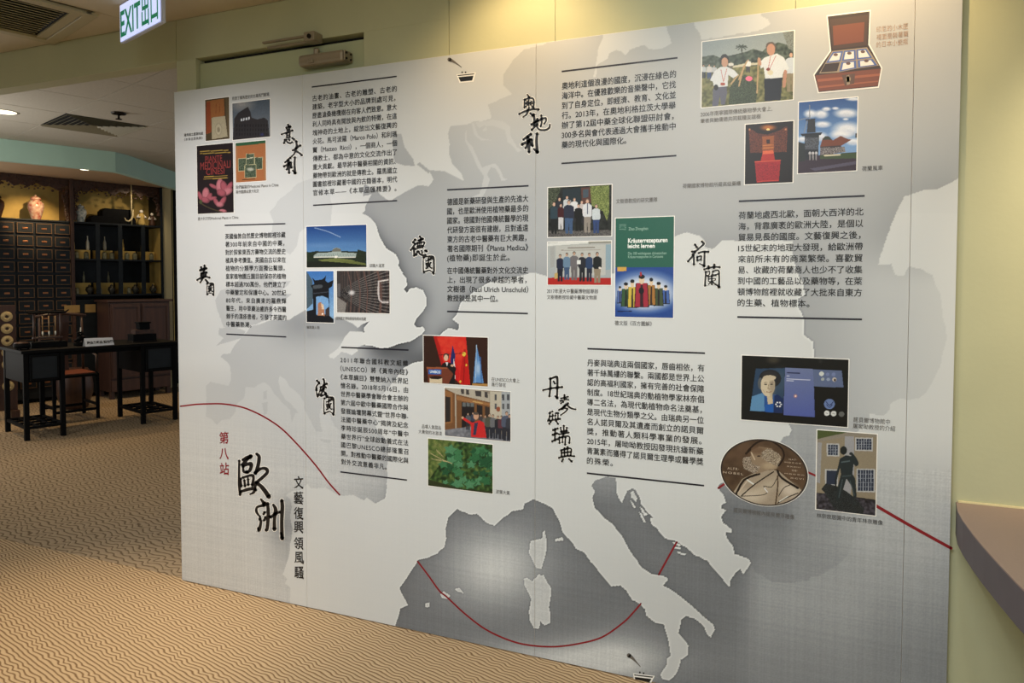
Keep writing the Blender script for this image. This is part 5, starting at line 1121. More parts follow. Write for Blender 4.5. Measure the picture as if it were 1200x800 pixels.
p.ell(636, 190, 46, 45, (88, 78, 70)); p.ell(636, 215, 37, 52, (178, 134, 112)); p.line([(632, 275), (612, 385)], 5, (168, 60, 56)); p.line([(680, 270), (624, 385)], 5, (168, 60, 56)); p.ell(612, 392, 18, 14, (120, 50, 44)); p.ell(630, 420, 26, 22, (196, 186, 150), .7)
p.line([(765, 410), (752, 540)], 30, (170, 126, 104)); p.line([(530, 300), (540, 345)], 26, (176, 136, 112))
p.speck(inside(p.X, p.Y, [(740, 60), (845, 45), (845, 240), (790, 200)]), [(110, 118, 112), (132, 140, 140), (70, 76, 66)], 1)
p.noise(.08); p.done()

# --- altar
p = Pic((865, 100, .15), ((58, 310), (432, 276), (425, 755), (52, 775)), 120, 'photograph of a red lacquer pedestal cabinet lit in the dark', gain=0.96)
p.fill((22, 14, 14)); p.poly([(80, 350), (385, 320), (380, 520), (95, 530)], (66, 32, 24)); p.speck(inside(p.X, p.Y, [(85, 350), (385, 325), (380, 520), (95, 525)]), [(30, 16, 14), (92, 44, 30), (120, 62, 38)], 1)
p.poly([(90, 330), (385, 310), (330, 350), (230, 385), (150, 375)], (26, 16, 14)); p.ell(235, 330, 52, 20, (196, 120, 52), .8, soft=.5); p.ell(234, 345, 14, 8, (250, 214, 140))
p.poly([(188, 400), (282, 392), (278, 505), (190, 510)], (140, 78, 40)); p.poly([(222, 425), (250, 422), (248, 455), (222, 458)], (40, 20, 18))
for y_ in (470, 490): p.line([(195, y_), (276, y_ - 4)], 5, (196, 120, 60))
p.poly([(195, 515), (275, 508), (288, 585), (176, 592)], (164, 40, 34)); p.poly([(192, 512), (276, 506), (278, 532), (190, 538)], (206, 96, 60))
p.poly([(130, 592), (332, 580), (318, 748), (145, 758)], (150, 28, 34)); p.speck(inside(p.X, p.Y, [(145, 615), (318, 605), (310, 735), (150, 745)]), [(176, 34, 42), (150, 24, 34), (90, 16, 26)], 1); p.line([(132, 598), (330, 586)], 8, (206, 84, 58)); p.line([(150, 752), (315, 742)], 6, (190, 60, 50))
for x in (90, 372): p.ell(x, 345, 8, 8, (210, 140, 90), .8, soft=.4)
p.noise(.15); p.done()
# --- windmill
p = Pic((865, 100, .15), ((475, 132), (933, 95), (922, 662), (467, 690)), 140, 'photograph of a dark windmill under a blue cloudy sky', gain=0.92)
p.vgrad((40, 78, 140), (120, 158, 206), 0, .62)
for cx_, cy_, rx, ry in ((565, 222, 44, 28), (650, 225, 46, 30), (690, 185, 30, 14), (845, 218, 80, 32), (660, 305, 55, 22), (850, 345, 95, 50), (800, 385, 70, 30), (900, 108, 50, 12), (900, 440, 50, 24), (500, 420, 30, 20), (640, 400, 50, 30), (760, 180, 24, 10), (840, 265, 20, 8)):
    p.ell(cx_, cy_, rx, ry, (232, 236, 244), .92, soft=.45); p.ell(cx_, cy_ + ry * .5, rx * .7, ry * .4, (168, 180, 206), .5, soft=.5)
p.poly([(465, 560), (930, 520), (930, 700), (465, 700)], (52, 40, 54)); p.poly([(640, 545), (930, 525), (930, 570), (640, 575)], (58, 76, 48)); p.poly([(560, 650), (930, 590), (930, 615), (600, 668)], (80, 76, 96))
p.poly([(640, 480), (660, 415), (700, 395), (740, 430), (800, 395), (860, 420), (885, 425), (800, 475), (700, 490)], (112, 62, 44)); p.poly([(655, 425), (680, 398), (710, 400), (735, 425)], (46, 56, 44))
p.poly([(640, 480), (800, 470), (840, 520), (640, 550)], (56, 50, 54)); p.speck(inside(p.X, p.Y, [(640, 488), (830, 480), (840, 520), (640, 545)]), [(40, 36, 44), (90, 84, 88), (190, 186, 186)], 1); p.poly([(665, 545), (800, 535), (800, 548), (680, 556)], (206, 200, 176))
p.poly([(530, 265), (600, 258), (605, 272), (530, 280)], (34, 38, 46)); p.poly([(545, 275), (600, 270), (606, 368), (536, 372)], (40, 44, 52)); p.poly([(485, 378), (660, 365), (645, 390), (500, 398)], (30, 34, 42)); p.poly([(520, 395), (632, 388), (628, 540), (600, 580), (520, 580)], (34, 38, 46))
p.speck(inside(p.X, p.Y, [(522, 410), (630, 404), (625, 500), (522, 500)]), [(30, 34, 42), (70, 76, 88), (110, 114, 124)], 1)
for a_, b_ in (((560, 262), (558, 155)), ((560, 250), (475, 272)), ((540, 275), (515, 370))): p.line([a_, b_], 7, (120, 130, 144))
for x in (560, 585, 610): p.ell(x, 530, 10, 12, (190, 190, 196)); p.line([(x, 540), (x, 580)], 10, (140, 136, 140))
p.poly([(465, 440), (520, 455), (520, 590), (465, 600)], (36, 42, 44)); p.poly([(915, 375), (930, 375), (930, 410), (915, 410)], (40, 44, 50)); p.noise(.08); p.done()
# --- research team
p = Pic((640, 210, .16238), ((14, 62), (474, 38), (471, 405), (14, 420)), 150, 'photograph of nine people standing before an ivy covered wall', gain=0.84)
p.fill((26, 28, 28)); p.speck(p.all(), [(12, 14, 14), (30, 32, 30), (44, 48, 44)], 2); p.speck(inside(p.X, p.Y, [(14, 62), (110, 60), (60, 180), (14, 220)]), [(20, 24, 20), (60, 70, 54), (120, 128, 104)], 1)
p.poly([(120, 70), (248, 62), (250, 190), (120, 190)], (34, 48, 56)); p.poly([(255, 60), (330, 55), (330, 170), (255, 180)], (92, 58, 52)); p.poly([(265, 75), (305, 72), (305, 130), (265, 135)], (70, 84, 96))
p.poly([(318, 50), (455, 45), (455, 240), (440, 300), (410, 230), (330, 190)], (112, 128, 62)); p.speck(inside(p.X, p.Y, [(318, 50), (455, 45), (455, 240), (440, 300), (410, 230), (330, 190)]), [(54, 66, 34), (112, 130, 64), (170, 180, 110)], 1)
p.poly([(14, 370), (474, 365), (474, 410), (14, 420)], (74, 72, 72)); p.speck(inside(p.X, p.Y, [(14, 375), (474, 368), (474, 410), (14, 420)]), [(50, 48, 48), (90, 88, 88), (130, 126, 122)], 1)
for x, yt, yf, wd, sh, lg, sk in ((97, 130, 330, 50, (44, 48, 58), (30, 30, 34), 0), (152, 118, 300, 54, (206, 210, 214), (50, 56, 72), 0), (205, 134, 310, 50, (226, 228, 230), (50, 50, 56), 0), (258, 152, 330, 44, (200, 190, 190), (40, 40, 46), 0),
    (58, 162, 392, 56, (46, 66, 78), (26, 28, 30), 0), (107, 175, 362, 46, (66, 22, 28), (206, 206, 210), 0), (165, 150, 392, 72, (40, 46, 66), (66, 92, 130), 0), (234, 178, 372, 56, (18, 18, 20), (20, 20, 22), 0), (298, 140, 385, 62, (220, 224, 230), (150, 142, 134), 0), (362, 180, 388, 56, (206, 216, 222), (48, 70, 120), 0)):
    p.man(x, yt, yf, wd, sh, lg, (216, 178, 156), (120, 104, 96) if x in (205, 298, 362) else (60, 46, 40))
p.line([(300, 175), (298, 250)], 7, (40, 50, 96)); p.noise(.12); p.done()
# --- award
p = Pic((640, 210, .16238), ((12, 462), (470, 438), (468, 760), (12, 762)), 150, 'photograph of six people in a row on a red carpet', gain=0.80)
p.vgrad((186, 190, 188), (172, 182, 188), 0, 1); p.poly([(12, 462), (310, 440), (300, 462), (12, 482)], (232, 234, 230)); p.poly([(310, 440), (470, 436), (470, 460), (310, 465)], (150, 150, 140)); p.poly([(70, 480), (430, 470), (430, 690), (70, 700)], (198, 200, 196)); p.poly([(430, 470), (470, 468), (470, 650), (430, 655)], (150, 176, 190))
p.poly([(12, 712), (100, 706), (470, 712), (470, 765), (12, 765)], (186, 40, 36)); p.line([(160, 495), (350, 491)], 8, (120, 108, 96)); p.line([(110, 512), (390, 508)], 4, (150, 140, 130)); p.poly([(30, 490), (60, 488), (60, 630), (30, 640)], (176, 178, 176)); p.poly([(60, 680), (85, 670), (85, 715), (60, 718)], (206, 178, 110))
for x, yt, yf, wd, sh, lg in ((102, 540, 738, 50, (36, 42, 66), (28, 30, 46)), (150, 530, 725, 50, (110, 140, 168), (66, 90, 124)), (203, 520, 728, 56, (116, 112, 116), (112, 108, 110)), (260, 530, 738, 52, (40, 42, 52), (30, 32, 40)), (312, 530, 738, 50, (44, 66, 104), (36, 40, 58)), (370, 525, 748, 60, (26, 32, 34), (150, 138, 118))): p.man(x, yt, yf, wd, sh, lg)
p.poly([(222, 585), (250, 583), (250, 612), (222, 614)], (236, 238, 236)); p.ell(388, 640, 9, 8, (236, 232, 226)); p.noise(.06); p.done()
# --- green and blue book cover
p = Pic((718, 250, .15619), ((22, 38), (460, 22), (455, 783), (18, 775)), 150, 'green and blue book cover with robed figures', gain=0.84)
p.fill((38, 98, 82)); m = p.poly([(10, 404), (470, 402), (470, 800), (10, 800)], (36, 74, 150))
p.ell(240, 590, 225, 130, (206, 222, 244), .9, soft=.35); p.ell(240, 600, 190, 110, (240, 242, 246), .7, soft=.3)
p.poly([(36, 402), (104, 402), (104, 432), (36, 434)], (214, 170, 84))
for x, yt, yf, wd, c1, c2 in ((55, 548, 675, 40, (84, 110, 170), (84, 110, 170)), (398, 542, 680, 52, (70, 104, 176), (70, 104, 176)), (100, 522, 700, 62, (58, 92, 60), (58, 92, 60)), (345, 518, 695, 62, (70, 84, 60), (60, 72, 60)), (148, 500, 708, 60, (216, 190, 80), (216, 190, 80)), (290, 488, 690, 56, (170, 120, 60), (190, 96, 50)), (218, 465, 705, 92, (166, 44, 64), (150, 40, 60))):
    h = yf - yt; p.poly([(x - wd * .5, yt + h * .25), (x + wd * .5, yt + h * .25), (x + wd * .62, yf), (x - wd * .62, yf)], (24, 20, 26)); p.poly([(x - wd * .44, yt + h * .24), (x + wd * .44, yt + h * .24), (x + wd * .54, yf - 5), (x - wd * .54, yf - 5)], c1); p.poly([(x - wd * .10, yt + h * .3), (x + wd * .10, yt + h * .3), (x + wd * .14, yf - 5), (x - wd * .14, yf - 5)], (28, 24, 34), .8)
    p.ell(x, yt + h * .14, wd * .22, h * .13, (230, 206, 176)); p.ell(x, yt + h * .04, wd * .26, h * .07, (28, 26, 34))
p.ell(212, 455, 8, 18, (176, 50, 50)); p.ell(216, 580, 20, 26, (26, 20, 30)); p.poly([(36, 730), (146, 730), (146, 738), (36, 738)], (20, 30, 70))
for y_ in (84, 96, 108, 120): p.line([(52, y_), (100, y_)], 6, (110, 150, 136))
p.ell(75, 105, 16, 10, (50, 106, 90)); p.noise(.05); p.done()
def cover_text(txt, ox, oy, s_, x0, y0, x1, ytop, ybot, m, bold=.01):
    u0, z0 = uv1(ox + x0 * s_, oy + ytop * s_); u1, z1 = uv1(ox + x1 * s_, oy + ybot * s_)
    return (txt, u0, u1, (z0 + z1) / 2, (z0 - z1) * 1.35, bold)
M_wt = mat('white_cover_ink', (230, 236, 232), .4); M_lg = mat('pale_green_cover_ink', (140, 176, 160), .4)
cr = (718, 250, .15619)
part('cover_lettering', rows_mesh([cover_text('Kräuterrezepturen', *cr, 116, 0, 410, 186, 214, 0, .035), cover_text('leicht lernen', *cr, 114, 0, 314, 228, 256, 0, .035)], -.0017), M_wt, board)
part('cover_lettering', rows_mesh([cover_text('Zhao Zhongzhen', *cr, 120, 0, 265, 103, 123, 0), cover_text('Die 100 wichtigsten chinesischen', *cr, 116, 0, 404, 288, 306, 0, .0), cover_text('Kräuterrezepturen in Cartoons', *cr, 116, 0, 378, 314, 332, 0, .0)], -.0017), M_lg, board)

# --- medal
class Medal(Pic):
    pass
p = Medal((840, 505, .1188), ((40, 80), (896, 80), (896, 732), (40, 732)), 240, 'oval bronze portrait medal picture', gain=.72, border=0)
p.fill((96, 80, 68)); p.speck(p.all(), [(82, 68, 58), (104, 88, 74)], 6)
p.ell(300, 200, 250, 90, (128, 106, 90), .35, soft=.6); p.ell(760, 420, 150, 150, (120, 100, 84), .4, soft=.6)
bust = [(165, 600), (250, 470), (390, 400), (560, 380), (620, 400), (700, 470), (835, 580), (760, 680), (600, 735), (400, 735), (250, 690), (180, 640)]
p.poly(bust, (168, 156, 140)); p.ell(330, 640, 130, 60, (206, 196, 180), .7, soft=.6); p.ell(720, 580, 90, 60, (214, 204, 190), .7, soft=.6, rot=.4); p.ell(480, 560, 120, 50, (196, 184, 166), .6, soft=.7, rot=-.6)
for l, w_, c in (([(190, 625), (270, 480), (420, 420)], 22, (54, 44, 38)), ([(240, 640), (380, 520), (560, 400)], 12, (62, 52, 44)), ([(590, 470), (540, 550), (460, 540), (500, 600), (440, 630), (240, 640)], 7, (58, 48, 42)), ([(600, 440), (600, 560), (580, 720)], 14, (96, 80, 66)), ([(610, 640), (660, 560), (720, 530)], 8, (60, 50, 42)), ([(600, 710), (680, 660), (800, 610)], 10, (60, 50, 42)), ([(300, 480), (360, 520)], 14, (236, 226, 210)), ([(600, 390), (640, 460), (800, 560)], 22, (50, 40, 34)), ([(620, 690), (700, 640)], 10, (230, 222, 208)), ([(470, 560), (500, 600)], 10, (240, 232, 218)), ([(210, 610), (300, 490)], 12, (196, 182, 164))): p.line(l, w_, c)
p.poly([(340, 190), (420, 150), (540, 170), (600, 240), (640, 260), (590, 370), (520, 380), (400, 420), (360, 400), (300, 350), (330, 270)], (150, 134, 116)); p.ell(400, 190, 90, 40, (118, 98, 82), .8, soft=.5); p.ell(520, 340, 70, 34, (186, 170, 146), .7, soft=.5)
hair = inside(p.X, p.Y, [(440, 210), (500, 170), (600, 210), (640, 260), (600, 350), (540, 320), (480, 290), (440, 260)]); p.speck(hair, [(70, 58, 48), (150, 136, 118), (214, 204, 188)], 1)
brd = inside(p.X, p.Y, [(260, 260), (330, 250), (350, 320), (430, 350), (400, 400), (350, 410), (270, 370), (255, 320)]); p.speck(brd, [(70, 58, 48), (140, 126, 110), (216, 206, 194)], 1)
p.line([(310, 190), (400, 110), (520, 90), (640, 170), (660, 260), (610, 340)], 18, (56, 44, 38)); p.line([(290, 220), (330, 180)], 22, (60, 48, 42)); p.ell(415, 245, 18, 7, (60, 48, 42)); p.line([(340, 210), (375, 280)], 10, (200, 184, 162))
p.A = np.clip((p.A - 108) * 1.35 + 104, 12, 250); p.noise(.10)
# cut the sheet to the oval
c = lin(np.clip(p.A, 0, 255)) * p.gain
me = grid_mesh(p.u0, p.u1, p.z0, p.z1, p.y, p.nx, p.ny, lambda a, b_: np.clip(c, 0, .95))
bm = bmesh.new(); bm.from_mesh(me)
uc, zc_ = (p.u0 + p.u1) / 2, (p.z0 + p.z1) / 2; ru, rz = (p.u1 - p.u0) / 2, (p.z1 - p.z0) / 2
bmesh.ops.delete(bm, geom=[v for v in bm.verts if ((v.co.x - uc) / ru) ** 2 + ((v.co.z - zc_) / rz) ** 2 > 1.0], context='VERTS')
bm.to_mesh(me); bm.free(); part('photo_print', me, M_photo, board, label=p.label)
def ring(r0, r1, y, m, nm):
    bm = bmesh.new(); n = 96
    a = [bm.verts.new((uc + ru * r0 * math.cos(2 * math.pi * k / n), y, zc_ + rz * r0 * math.sin(2 * math.pi * k / n))) for k in range(n)]
    b = [bm.verts.new((uc + ru * r1 * math.cos(2 * math.pi * k / n), y, zc_ + rz * r1 * math.sin(2 * math.pi * k / n))) for k in range(n)]
    for k in range(n): bm.faces.new((a[k], a[(k + 1) % n], b[(k + 1) % n], b[k]))
    part(nm, finish(bm), m, board)
ring(.968, 1.005, -.0016, mat('dark_bronze_ink', (44, 34, 30), .45), 'medal_rim'); ring(1.006, 1.022, -.0012, M_halo, 'photo_border')
mc = (840, 505, .1188); M_brz = mat('light_bronze_ink', (176, 158, 138), .45)
part('medal_lettering', rows_mesh([cover_text('ALFR·', *mc, 105, 0, 218, 350, 385, 0, .02), cover_text('NOBEL', *mc, 62, 0, 262, 392, 432, 0, .02), cover_text('NAT·', *mc, 712, 0, 790, 268, 290, 0, .015), cover_text('MDCCC', *mc, 670, 0, 832, 298, 324, 0, .015), cover_text('XXXIII', *mc, 690, 0, 822, 338, 362, 0, .015), cover_text('OB·', *mc, 740, 0, 796, 376, 398, 0, .015), cover_text('MDCCC', *mc, 668, 0, 862, 410, 438, 0, .015), cover_text('XCVI', *mc, 724, 0, 856, 452, 478, 0, .015)], -.0019), M_brz, board)

# --- statue
p = Pic((950, 500, .13754), ((52, 28), (562, 62), (553, 755), (50, 698)), 150, 'photograph of a bronze statue before a yellow building', gain=0.80)
p.fill((154, 142, 120)); p.poly([(50, 20), (330, 40), (200, 75), (50, 110)], (80, 92, 52)); p.poly([(50, 105), (200, 70), (330, 45), (570, 60), (570, 85), (320, 80), (60, 130)], (150, 142, 128))
p.poly([(60, 130), (95, 135), (80, 480), (50, 470)], (164, 164, 166)); p.poly([(290, 80), (370, 80), (370, 400), (330, 620), (280, 560)], (168, 168, 172))
def win(x0, y0, x1, y1, n1, n2, arch=0):
    p.poly([(x0 - 12, y0 - 10), (x1 + 12, y0 - 8), (x1 + 12, y1 + 12), (x0 - 12, y1 + 8)], (196, 196, 196)); p.poly([(x0, y0), (x1, y0 + 2), (x1, y1), (x0, y1 - 2)], (44, 54, 74))
    for k in range(1, n1): p.line([(x0 + (x1 - x0) * k / n1, y0), (x0 + (x1 - x0) * k / n1, y1)], 5, (170, 176, 186))
    for k in range(1, n2): p.line([(x0, y0 + (y1 - y0) * k / n2), (x1, y0 + (y1 - y0) * k / n2)], 4, (150, 156, 168))
win(148, 150, 232, 240, 4, 4); win(390, 100, 518, 195, 6, 4); win(402, 365, 536, 545, 6, 5); win(134, 370, 222, 490, 1, 1)
p.poly([(50, 560), (210, 570), (553, 620), (560, 770), (50, 700)], (40, 38, 44)); p.speck(inside(p.X, p.Y, [(50, 560), (210, 570), (553, 640), (560, 770), (50, 700)]), [(22, 22, 26), (52, 50, 58), (84, 80, 90)], 2)
p.speck(inside(p.X, p.Y, [(90, 530), (130, 480), (210, 500), (300, 545), (400, 620), (460, 700), (440, 750), (200, 700), (120, 560)]), [(14, 18, 20), (34, 40, 44), (70, 76, 78)], 1)
B_ = (38, 48, 52)
p.poly([(248, 270), (300, 240), (350, 250), (368, 300), (355, 400), (380, 440), (392, 600), (365, 600), (345, 500), (305, 440), (280, 520), (245, 620), (215, 640), (232, 500), (258, 400), (250, 350), (235, 400), (225, 450), (205, 440), (235, 330)], B_)
p.poly([(345, 250), (400, 290), (405, 325), (385, 338), (350, 300)], B_); p.line([(345, 225), (385, 280), (398, 320), (360, 290)], 24, B_); p.ell(280, 200, 30, 36, (30, 36, 38)); p.ell(342, 228, 14, 12, B_)
p.line([(265, 300), (330, 290)], 12, (84, 98, 104)); p.line([(270, 420), (340, 415)], 10, (66, 80, 84)); p.line([(335, 460), (372, 580)], 8, (76, 88, 92)); p.line([(270, 450), (240, 600)], 8, (76, 88, 92)); p.line([(215, 445), (212, 540)], 14, (30, 36, 40))
p.noise(.10); p.done()
# --- museum screen
p = Pic((865, 412, .11628), ((38, 38), (1112, 78), (1102, 758), (32, 682)), 230, 'photograph of a dark touch screen with an older woman portrait', gain=0.84)
p.fill((12, 12, 14)); p.ell(355, 80, 60, 36, (70, 64, 54), .8, soft=.5); p.ell(830, 95, 20, 20, (50, 50, 50), .6, soft=.5)
por = [(178, 170), (474, 165), (450, 618), (120, 590)]; p.poly(por, (40, 66, 96)); m = inside(p.X, p.Y, por)
p.ell(420, 300, 90, 120, (64, 84, 104), .7, soft=.5)
p.ell(322, 270, 112, 92, (34, 36, 42)); p.ell(225, 320, 26, 60, (88, 94, 100)); p.poly([(120, 592), (140, 450), (240, 415), (300, 420), (380, 430), (450, 470), (446, 620)], (38, 84, 150)); p.poly([(120, 592), (140, 450), (240, 415), (265, 440), (265, 600)], (96, 146, 190)); p.poly([(275, 530), (352, 530), (352, 608), (270, 602)], (32, 92, 176)); p.poly([(365, 440), (400, 430), (455, 475), (448, 620), (355, 612)], (22, 44, 92))
p.poly([(290, 430), (345, 420), (350, 520), (300, 530)], (206, 190, 160)); p.ell(300, 340, 72, 108, (214, 200, 172)); p.ell(345, 350, 30, 90, (130, 118, 104), .5, soft=.5); p.ell(318, 240, 80, 40, (44, 44, 48)); p.ell(315, 262, 66, 26, (206, 192, 166))
for x in (278, 338): p.ell(x, 328, 16, 6, (60, 50, 46)); p.line([(x - 18, 310), (x + 16, 308)], 5, (110, 98, 84))
p.line([(308, 330), (302, 372), (322, 374)], 6, (150, 132, 110)); p.line([(284, 402), (312, 408), (336, 400)], 7, (140, 84, 76)); p.line([(250, 380), (270, 415)], 4, (160, 142, 120))
for k in range(6): p.ell(408 + 26 * math.cos(k * 1.05), 530 + 22 * math.sin(k * 1.05), 9, 8, (226, 230, 236))
p.poly([(474, 162), (752, 172), (764, 352), (772, 660), (456, 635)], (98, 108, 162)); m = inside(p.X, p.Y, [(474, 162), (752, 172), (764, 352), (772, 660), (456, 635)]); t_ = np.clip((p.Y - 165) / 480, 0, 1)[..., None]
p.A = np.where(m[..., None], np.array((112, 124, 164)) * (1 - t_) + np.array((84, 98, 168)) * t_, p.A)
p.poly([(752, 178), (1044, 192), (1062, 360), (764, 350)], (96, 110, 146)); p.line([(495, 212), (620, 216)], 12, (40, 46, 86)); p.line([(492, 244), (515, 245)], 8, (200, 206, 226)); p.line([(490, 272), (725, 284)], 8, (196, 202, 226)); p.line([(490, 290), (560, 294)], 6, (196, 202, 226)); p.ell(578, 446, 16, 16, (230, 150, 120), .8, soft=.5); p.ell(578, 446, 7, 7, (255, 240, 230))
for x, y_, r_, c in ((840, 222, 24, (214, 220, 214)), (902, 226, 18, (120, 134, 176)), (962, 228, 20, (120, 134, 176)), (852, 276, 17, (170, 178, 176)), (908, 278, 18, (150, 164, 190)), (970, 280, 22, (206, 196, 186)), (920, 526, 54, (108, 130, 180)), (894, 618, 28, (226, 228, 226)), (962, 622, 28, (222, 224, 222)), (1042, 628, 28, (104, 106, 104))): p.ell(x, y_, r_, r_ * .95, c)
p.line([(885, 500), (920, 540), (958, 505)], 8, (30, 44, 90)); p.line([(890, 530), (920, 560), (950, 532)], 7, (30, 44, 90)); p.ell(975, 285, 11, 14, (40, 30, 30)); p.line([(884, 616), (904, 622)], 5, (90, 90, 90)); p.line([(952, 620), (974, 626)], 5, (90, 90, 90)); p.noise(.05); p.done()
# --- speaker at a lectern
p = Pic((490, 388, .1674), ((40, 32), (490, 42), (487, 384), (38, 360)), 150, 'photograph of a speaker at a lectern before flags', gain=0.92)
p.fill((52, 30, 24)); p.poly([(108, 34), (335, 38), (366, 375), (300, 372), (170, 250)], (206, 40, 34)); p.poly([(108, 34), (140, 34), (180, 240), (165, 240)], (170, 28, 26)); p.speck(inside(p.X, p.Y, [(130, 40), (330, 42), (345, 200), (190, 200)]), [(206, 40, 34), (214, 60, 44)], 2)
p.poly([(322, 120), (345, 180), (362, 372), (290, 368), (300, 260)], (186, 26, 26)); p.line([(330, 130), (318, 365)], 8, (150, 20, 22)); p.ell(322, 160, 13, 15, (222, 190, 70)); p.ell(338, 236, 6, 8, (222, 190, 70)); p.ell(296, 352, 7, 9, (222, 190, 70)); p.line([(130, 168), (320, 152)], 4, (70, 16, 16))
p.poly([(242, 95), (262, 170), (250, 260), (228, 240), (228, 190)], (34, 40, 96)); p.poly([(250, 190), (268, 290), (262, 340), (246, 300)], (226, 222, 220)); p.poly([(262, 200), (292, 300), (280, 350), (262, 340)], (196, 30, 34))
p.poly([(410, 95), (428, 180), (460, 362), (386, 360), (398, 220)], (92, 140, 196)); p.line([(410, 95), (402, 362)], 4, (170, 196, 220)); p.ell(420, 262, 16, 40, (206, 220, 234), .6, soft=.6); p.line([(436, 180), (446, 355)], 6, (60, 104, 164)); p.poly([(378, 365), (487, 368), (487, 386), (380, 380)], (170, 128, 70))
p.ell(197, 176, 20, 24, (60, 50, 46)); p.ell(196, 186, 15, 22, (214, 176, 150)); p.poly([(160, 250), (172, 225), (200, 212), (240, 228), (268, 260), (260, 290), (258, 365), (215, 366), (205, 260)], (24, 22, 26)); p.poly([(192, 215), (212, 216), (204, 245)], (220, 220, 222)); p.ell(240, 240, 12, 8, (200, 160, 136))
p.poly([(58, 250), (205, 252), (248, 300), (215, 366), (70, 356), (68, 300)], (110, 56, 40)); p.poly([(60, 250), (206, 252), (204, 264), (60, 262)], (150, 84, 56)); p.poly([(72, 266), (164, 268), (162, 302), (74, 300)], (40, 96, 176)); p.poly([(82, 325), (168, 328), (168, 364), (80, 360)], (206, 190, 160)); p.ell(125, 324, 44, 12, (40, 24, 22)); p.noise(.08); p.done()
part('cover_lettering', rows_mesh([cover_text('UNESCO', 490, 388, .1674, 84, 0, 156, 272, 294, 0, .03)], -.0017), M_wt, board)
# --- street queue
p = Pic((490, 388, .1674), ((187, 396), (650, 422), (645, 770), (187, 732)), 160, 'photograph of a man in a red jacket before a street queue', gain=0.84)
p.fill((150, 140, 126)); p.poly([(187, 396), (430, 410), (500, 440), (500, 520), (187, 440)], (184, 176, 160))
for x in (300, 335, 400, 420, 465): p.poly([(x, 402 + (x - 300) * .12), (x + 22, 405 + (x - 300) * .12), (x + 24, 440 + (x - 300) * .16), (x + 2, 436 + (x - 300) * .16)], (70, 66, 66))
p.poly([(187, 400), (270, 440), (505, 498), (505, 640), (300, 690), (187, 690)], (122, 84, 54)); p.poly([(187, 415), (240, 430), (240, 640), (187, 650)], (150, 104, 66)); p.poly([(190, 455), (228, 462), (228, 632), (190, 636)], (46, 42, 42)); p.poly([(270, 450), (505, 505), (505, 522), (270, 480)], (158, 112, 72)); p.line([(385, 490), (450, 503)], 7, (206, 170, 110))
p.poly([(305, 495), (395, 508), (395, 640), (305, 680)], (36, 32, 34)); 
for x in (312, 340, 368): p.poly([(x, 498), (x + 22, 501), (x + 22, 528), (x, 526)], (104, 110, 112))
p.poly([(410, 512), (452, 522), (452, 600), (410, 600)], (40, 36, 38)); p.poly([(470, 525), (500, 532), (500, 600), (470, 600)], (60, 50, 46)); p.line([(262, 440), (266, 690)], 10, (176, 166, 150))
p.poly([(505, 420), (600, 425), (600, 620), (505, 600)], (196, 188, 170)); p.poly([(585, 424), (650, 422), (650, 640), (585, 600)], (170, 176, 180))
for x in (545, 597, 632): p.poly([(x - 9, 440), (x + 7, 442), (x + 7, 485), (x - 9, 482)], (76, 78, 84)); p.poly([(x - 9, 505), (x + 7, 507), (x + 7, 545), (x - 9, 542)], (90, 92, 96))
p.ell(562, 545, 14, 18, (150, 84, 60)); p.poly([(187, 690), (380, 665), (650, 740), (650, 775), (187, 740)], (124, 126, 134)); p.speck(inside(p.X, p.Y, [(187, 692), (380, 668), (480, 745), (187, 738)]), [(100, 102, 110), (140, 142, 150)], 2)
for x, yt, yf, wd, sh in ((350, 570, 690, 34, (90, 92, 100)), (385, 565, 680, 30, (60, 70, 90)), (440, 580, 700, 34, (70, 66, 70)), (470, 585, 720, 34, (110, 104, 100)), (500, 575, 750, 60, (84, 84, 74)), (525, 580, 750, 40, (110, 112, 116)), (560, 590, 750, 46, (40, 42, 50)), (585, 590, 755, 50, (96, 56, 66)), (620, 560, 765, 70, (84, 92, 112)), (640, 580, 765, 50, (60, 62, 72))): p.man(x, yt, yf, wd, sh, (44, 46, 56))
p.poly([(370, 738), (372, 655), (318, 620), (308, 605), (322, 602), (380, 640), (430, 622), (462, 640), (480, 745), (440, 745)], (206, 44, 46)); p.poly([(395, 640), (420, 640), (405, 725), (385, 725)], (54, 58, 84)); p.ell(406, 592, 19, 26, (206, 160, 132)); p.ell(406, 575, 18, 10, (90, 80, 72)); p.ell(312, 604, 8, 9, (214, 168, 140)); p.noise(.1); p.done()
# --- rhubarb
p = Pic((480, 380, .2625), ((84, 510), (372, 535), (370, 753), (82, 720)), 150, 'photograph of a leafy green medicinal plant', gain=0.88)
p.fill((46, 74, 40)); p.speck(p.all(), [(30, 50, 26), (62, 92, 46), (104, 124, 66)], 2); p.speck(p.fx + p.fy * .5 < .45, [(70, 92, 46), (120, 132, 70), (150, 150, 92)], 2, .7)
r0 = random.Random(3)
for k in range(46):
    cx_, cy_ = r0.uniform(150, 365), r0.uniform(560, 720); R_ = r0.uniform(14, 34); a0 = r0.uniform(0, 6.3); c = r0.choice([(50, 110, 70), (66, 128, 84), (38, 90, 58), (86, 146, 104)])
    pts = [(cx_ + R_ * (1 if q % 2 else .55) * math.cos(a0 + q * .63), cy_ + R_ * .8 * (1 if q % 2 else .55) * math.sin(a0 + q * .63)) for q in range(10)]
    p.poly(pts, tuple(v * .55 for v in c)); p.poly([(x - 1.5, y_ - 2) for x, y_ in pts], c, .85)
for l in ([(95, 575), (140, 600), (190, 620)], [(120, 560), (150, 590)], [(100, 600), (170, 612)]): p.line(l, 3.5, (176, 166, 120))
p.poly([(82, 690), (240, 735), (370, 745), (370, 760), (82, 730)], (48, 56, 34)); p.noise(.22); p.done()
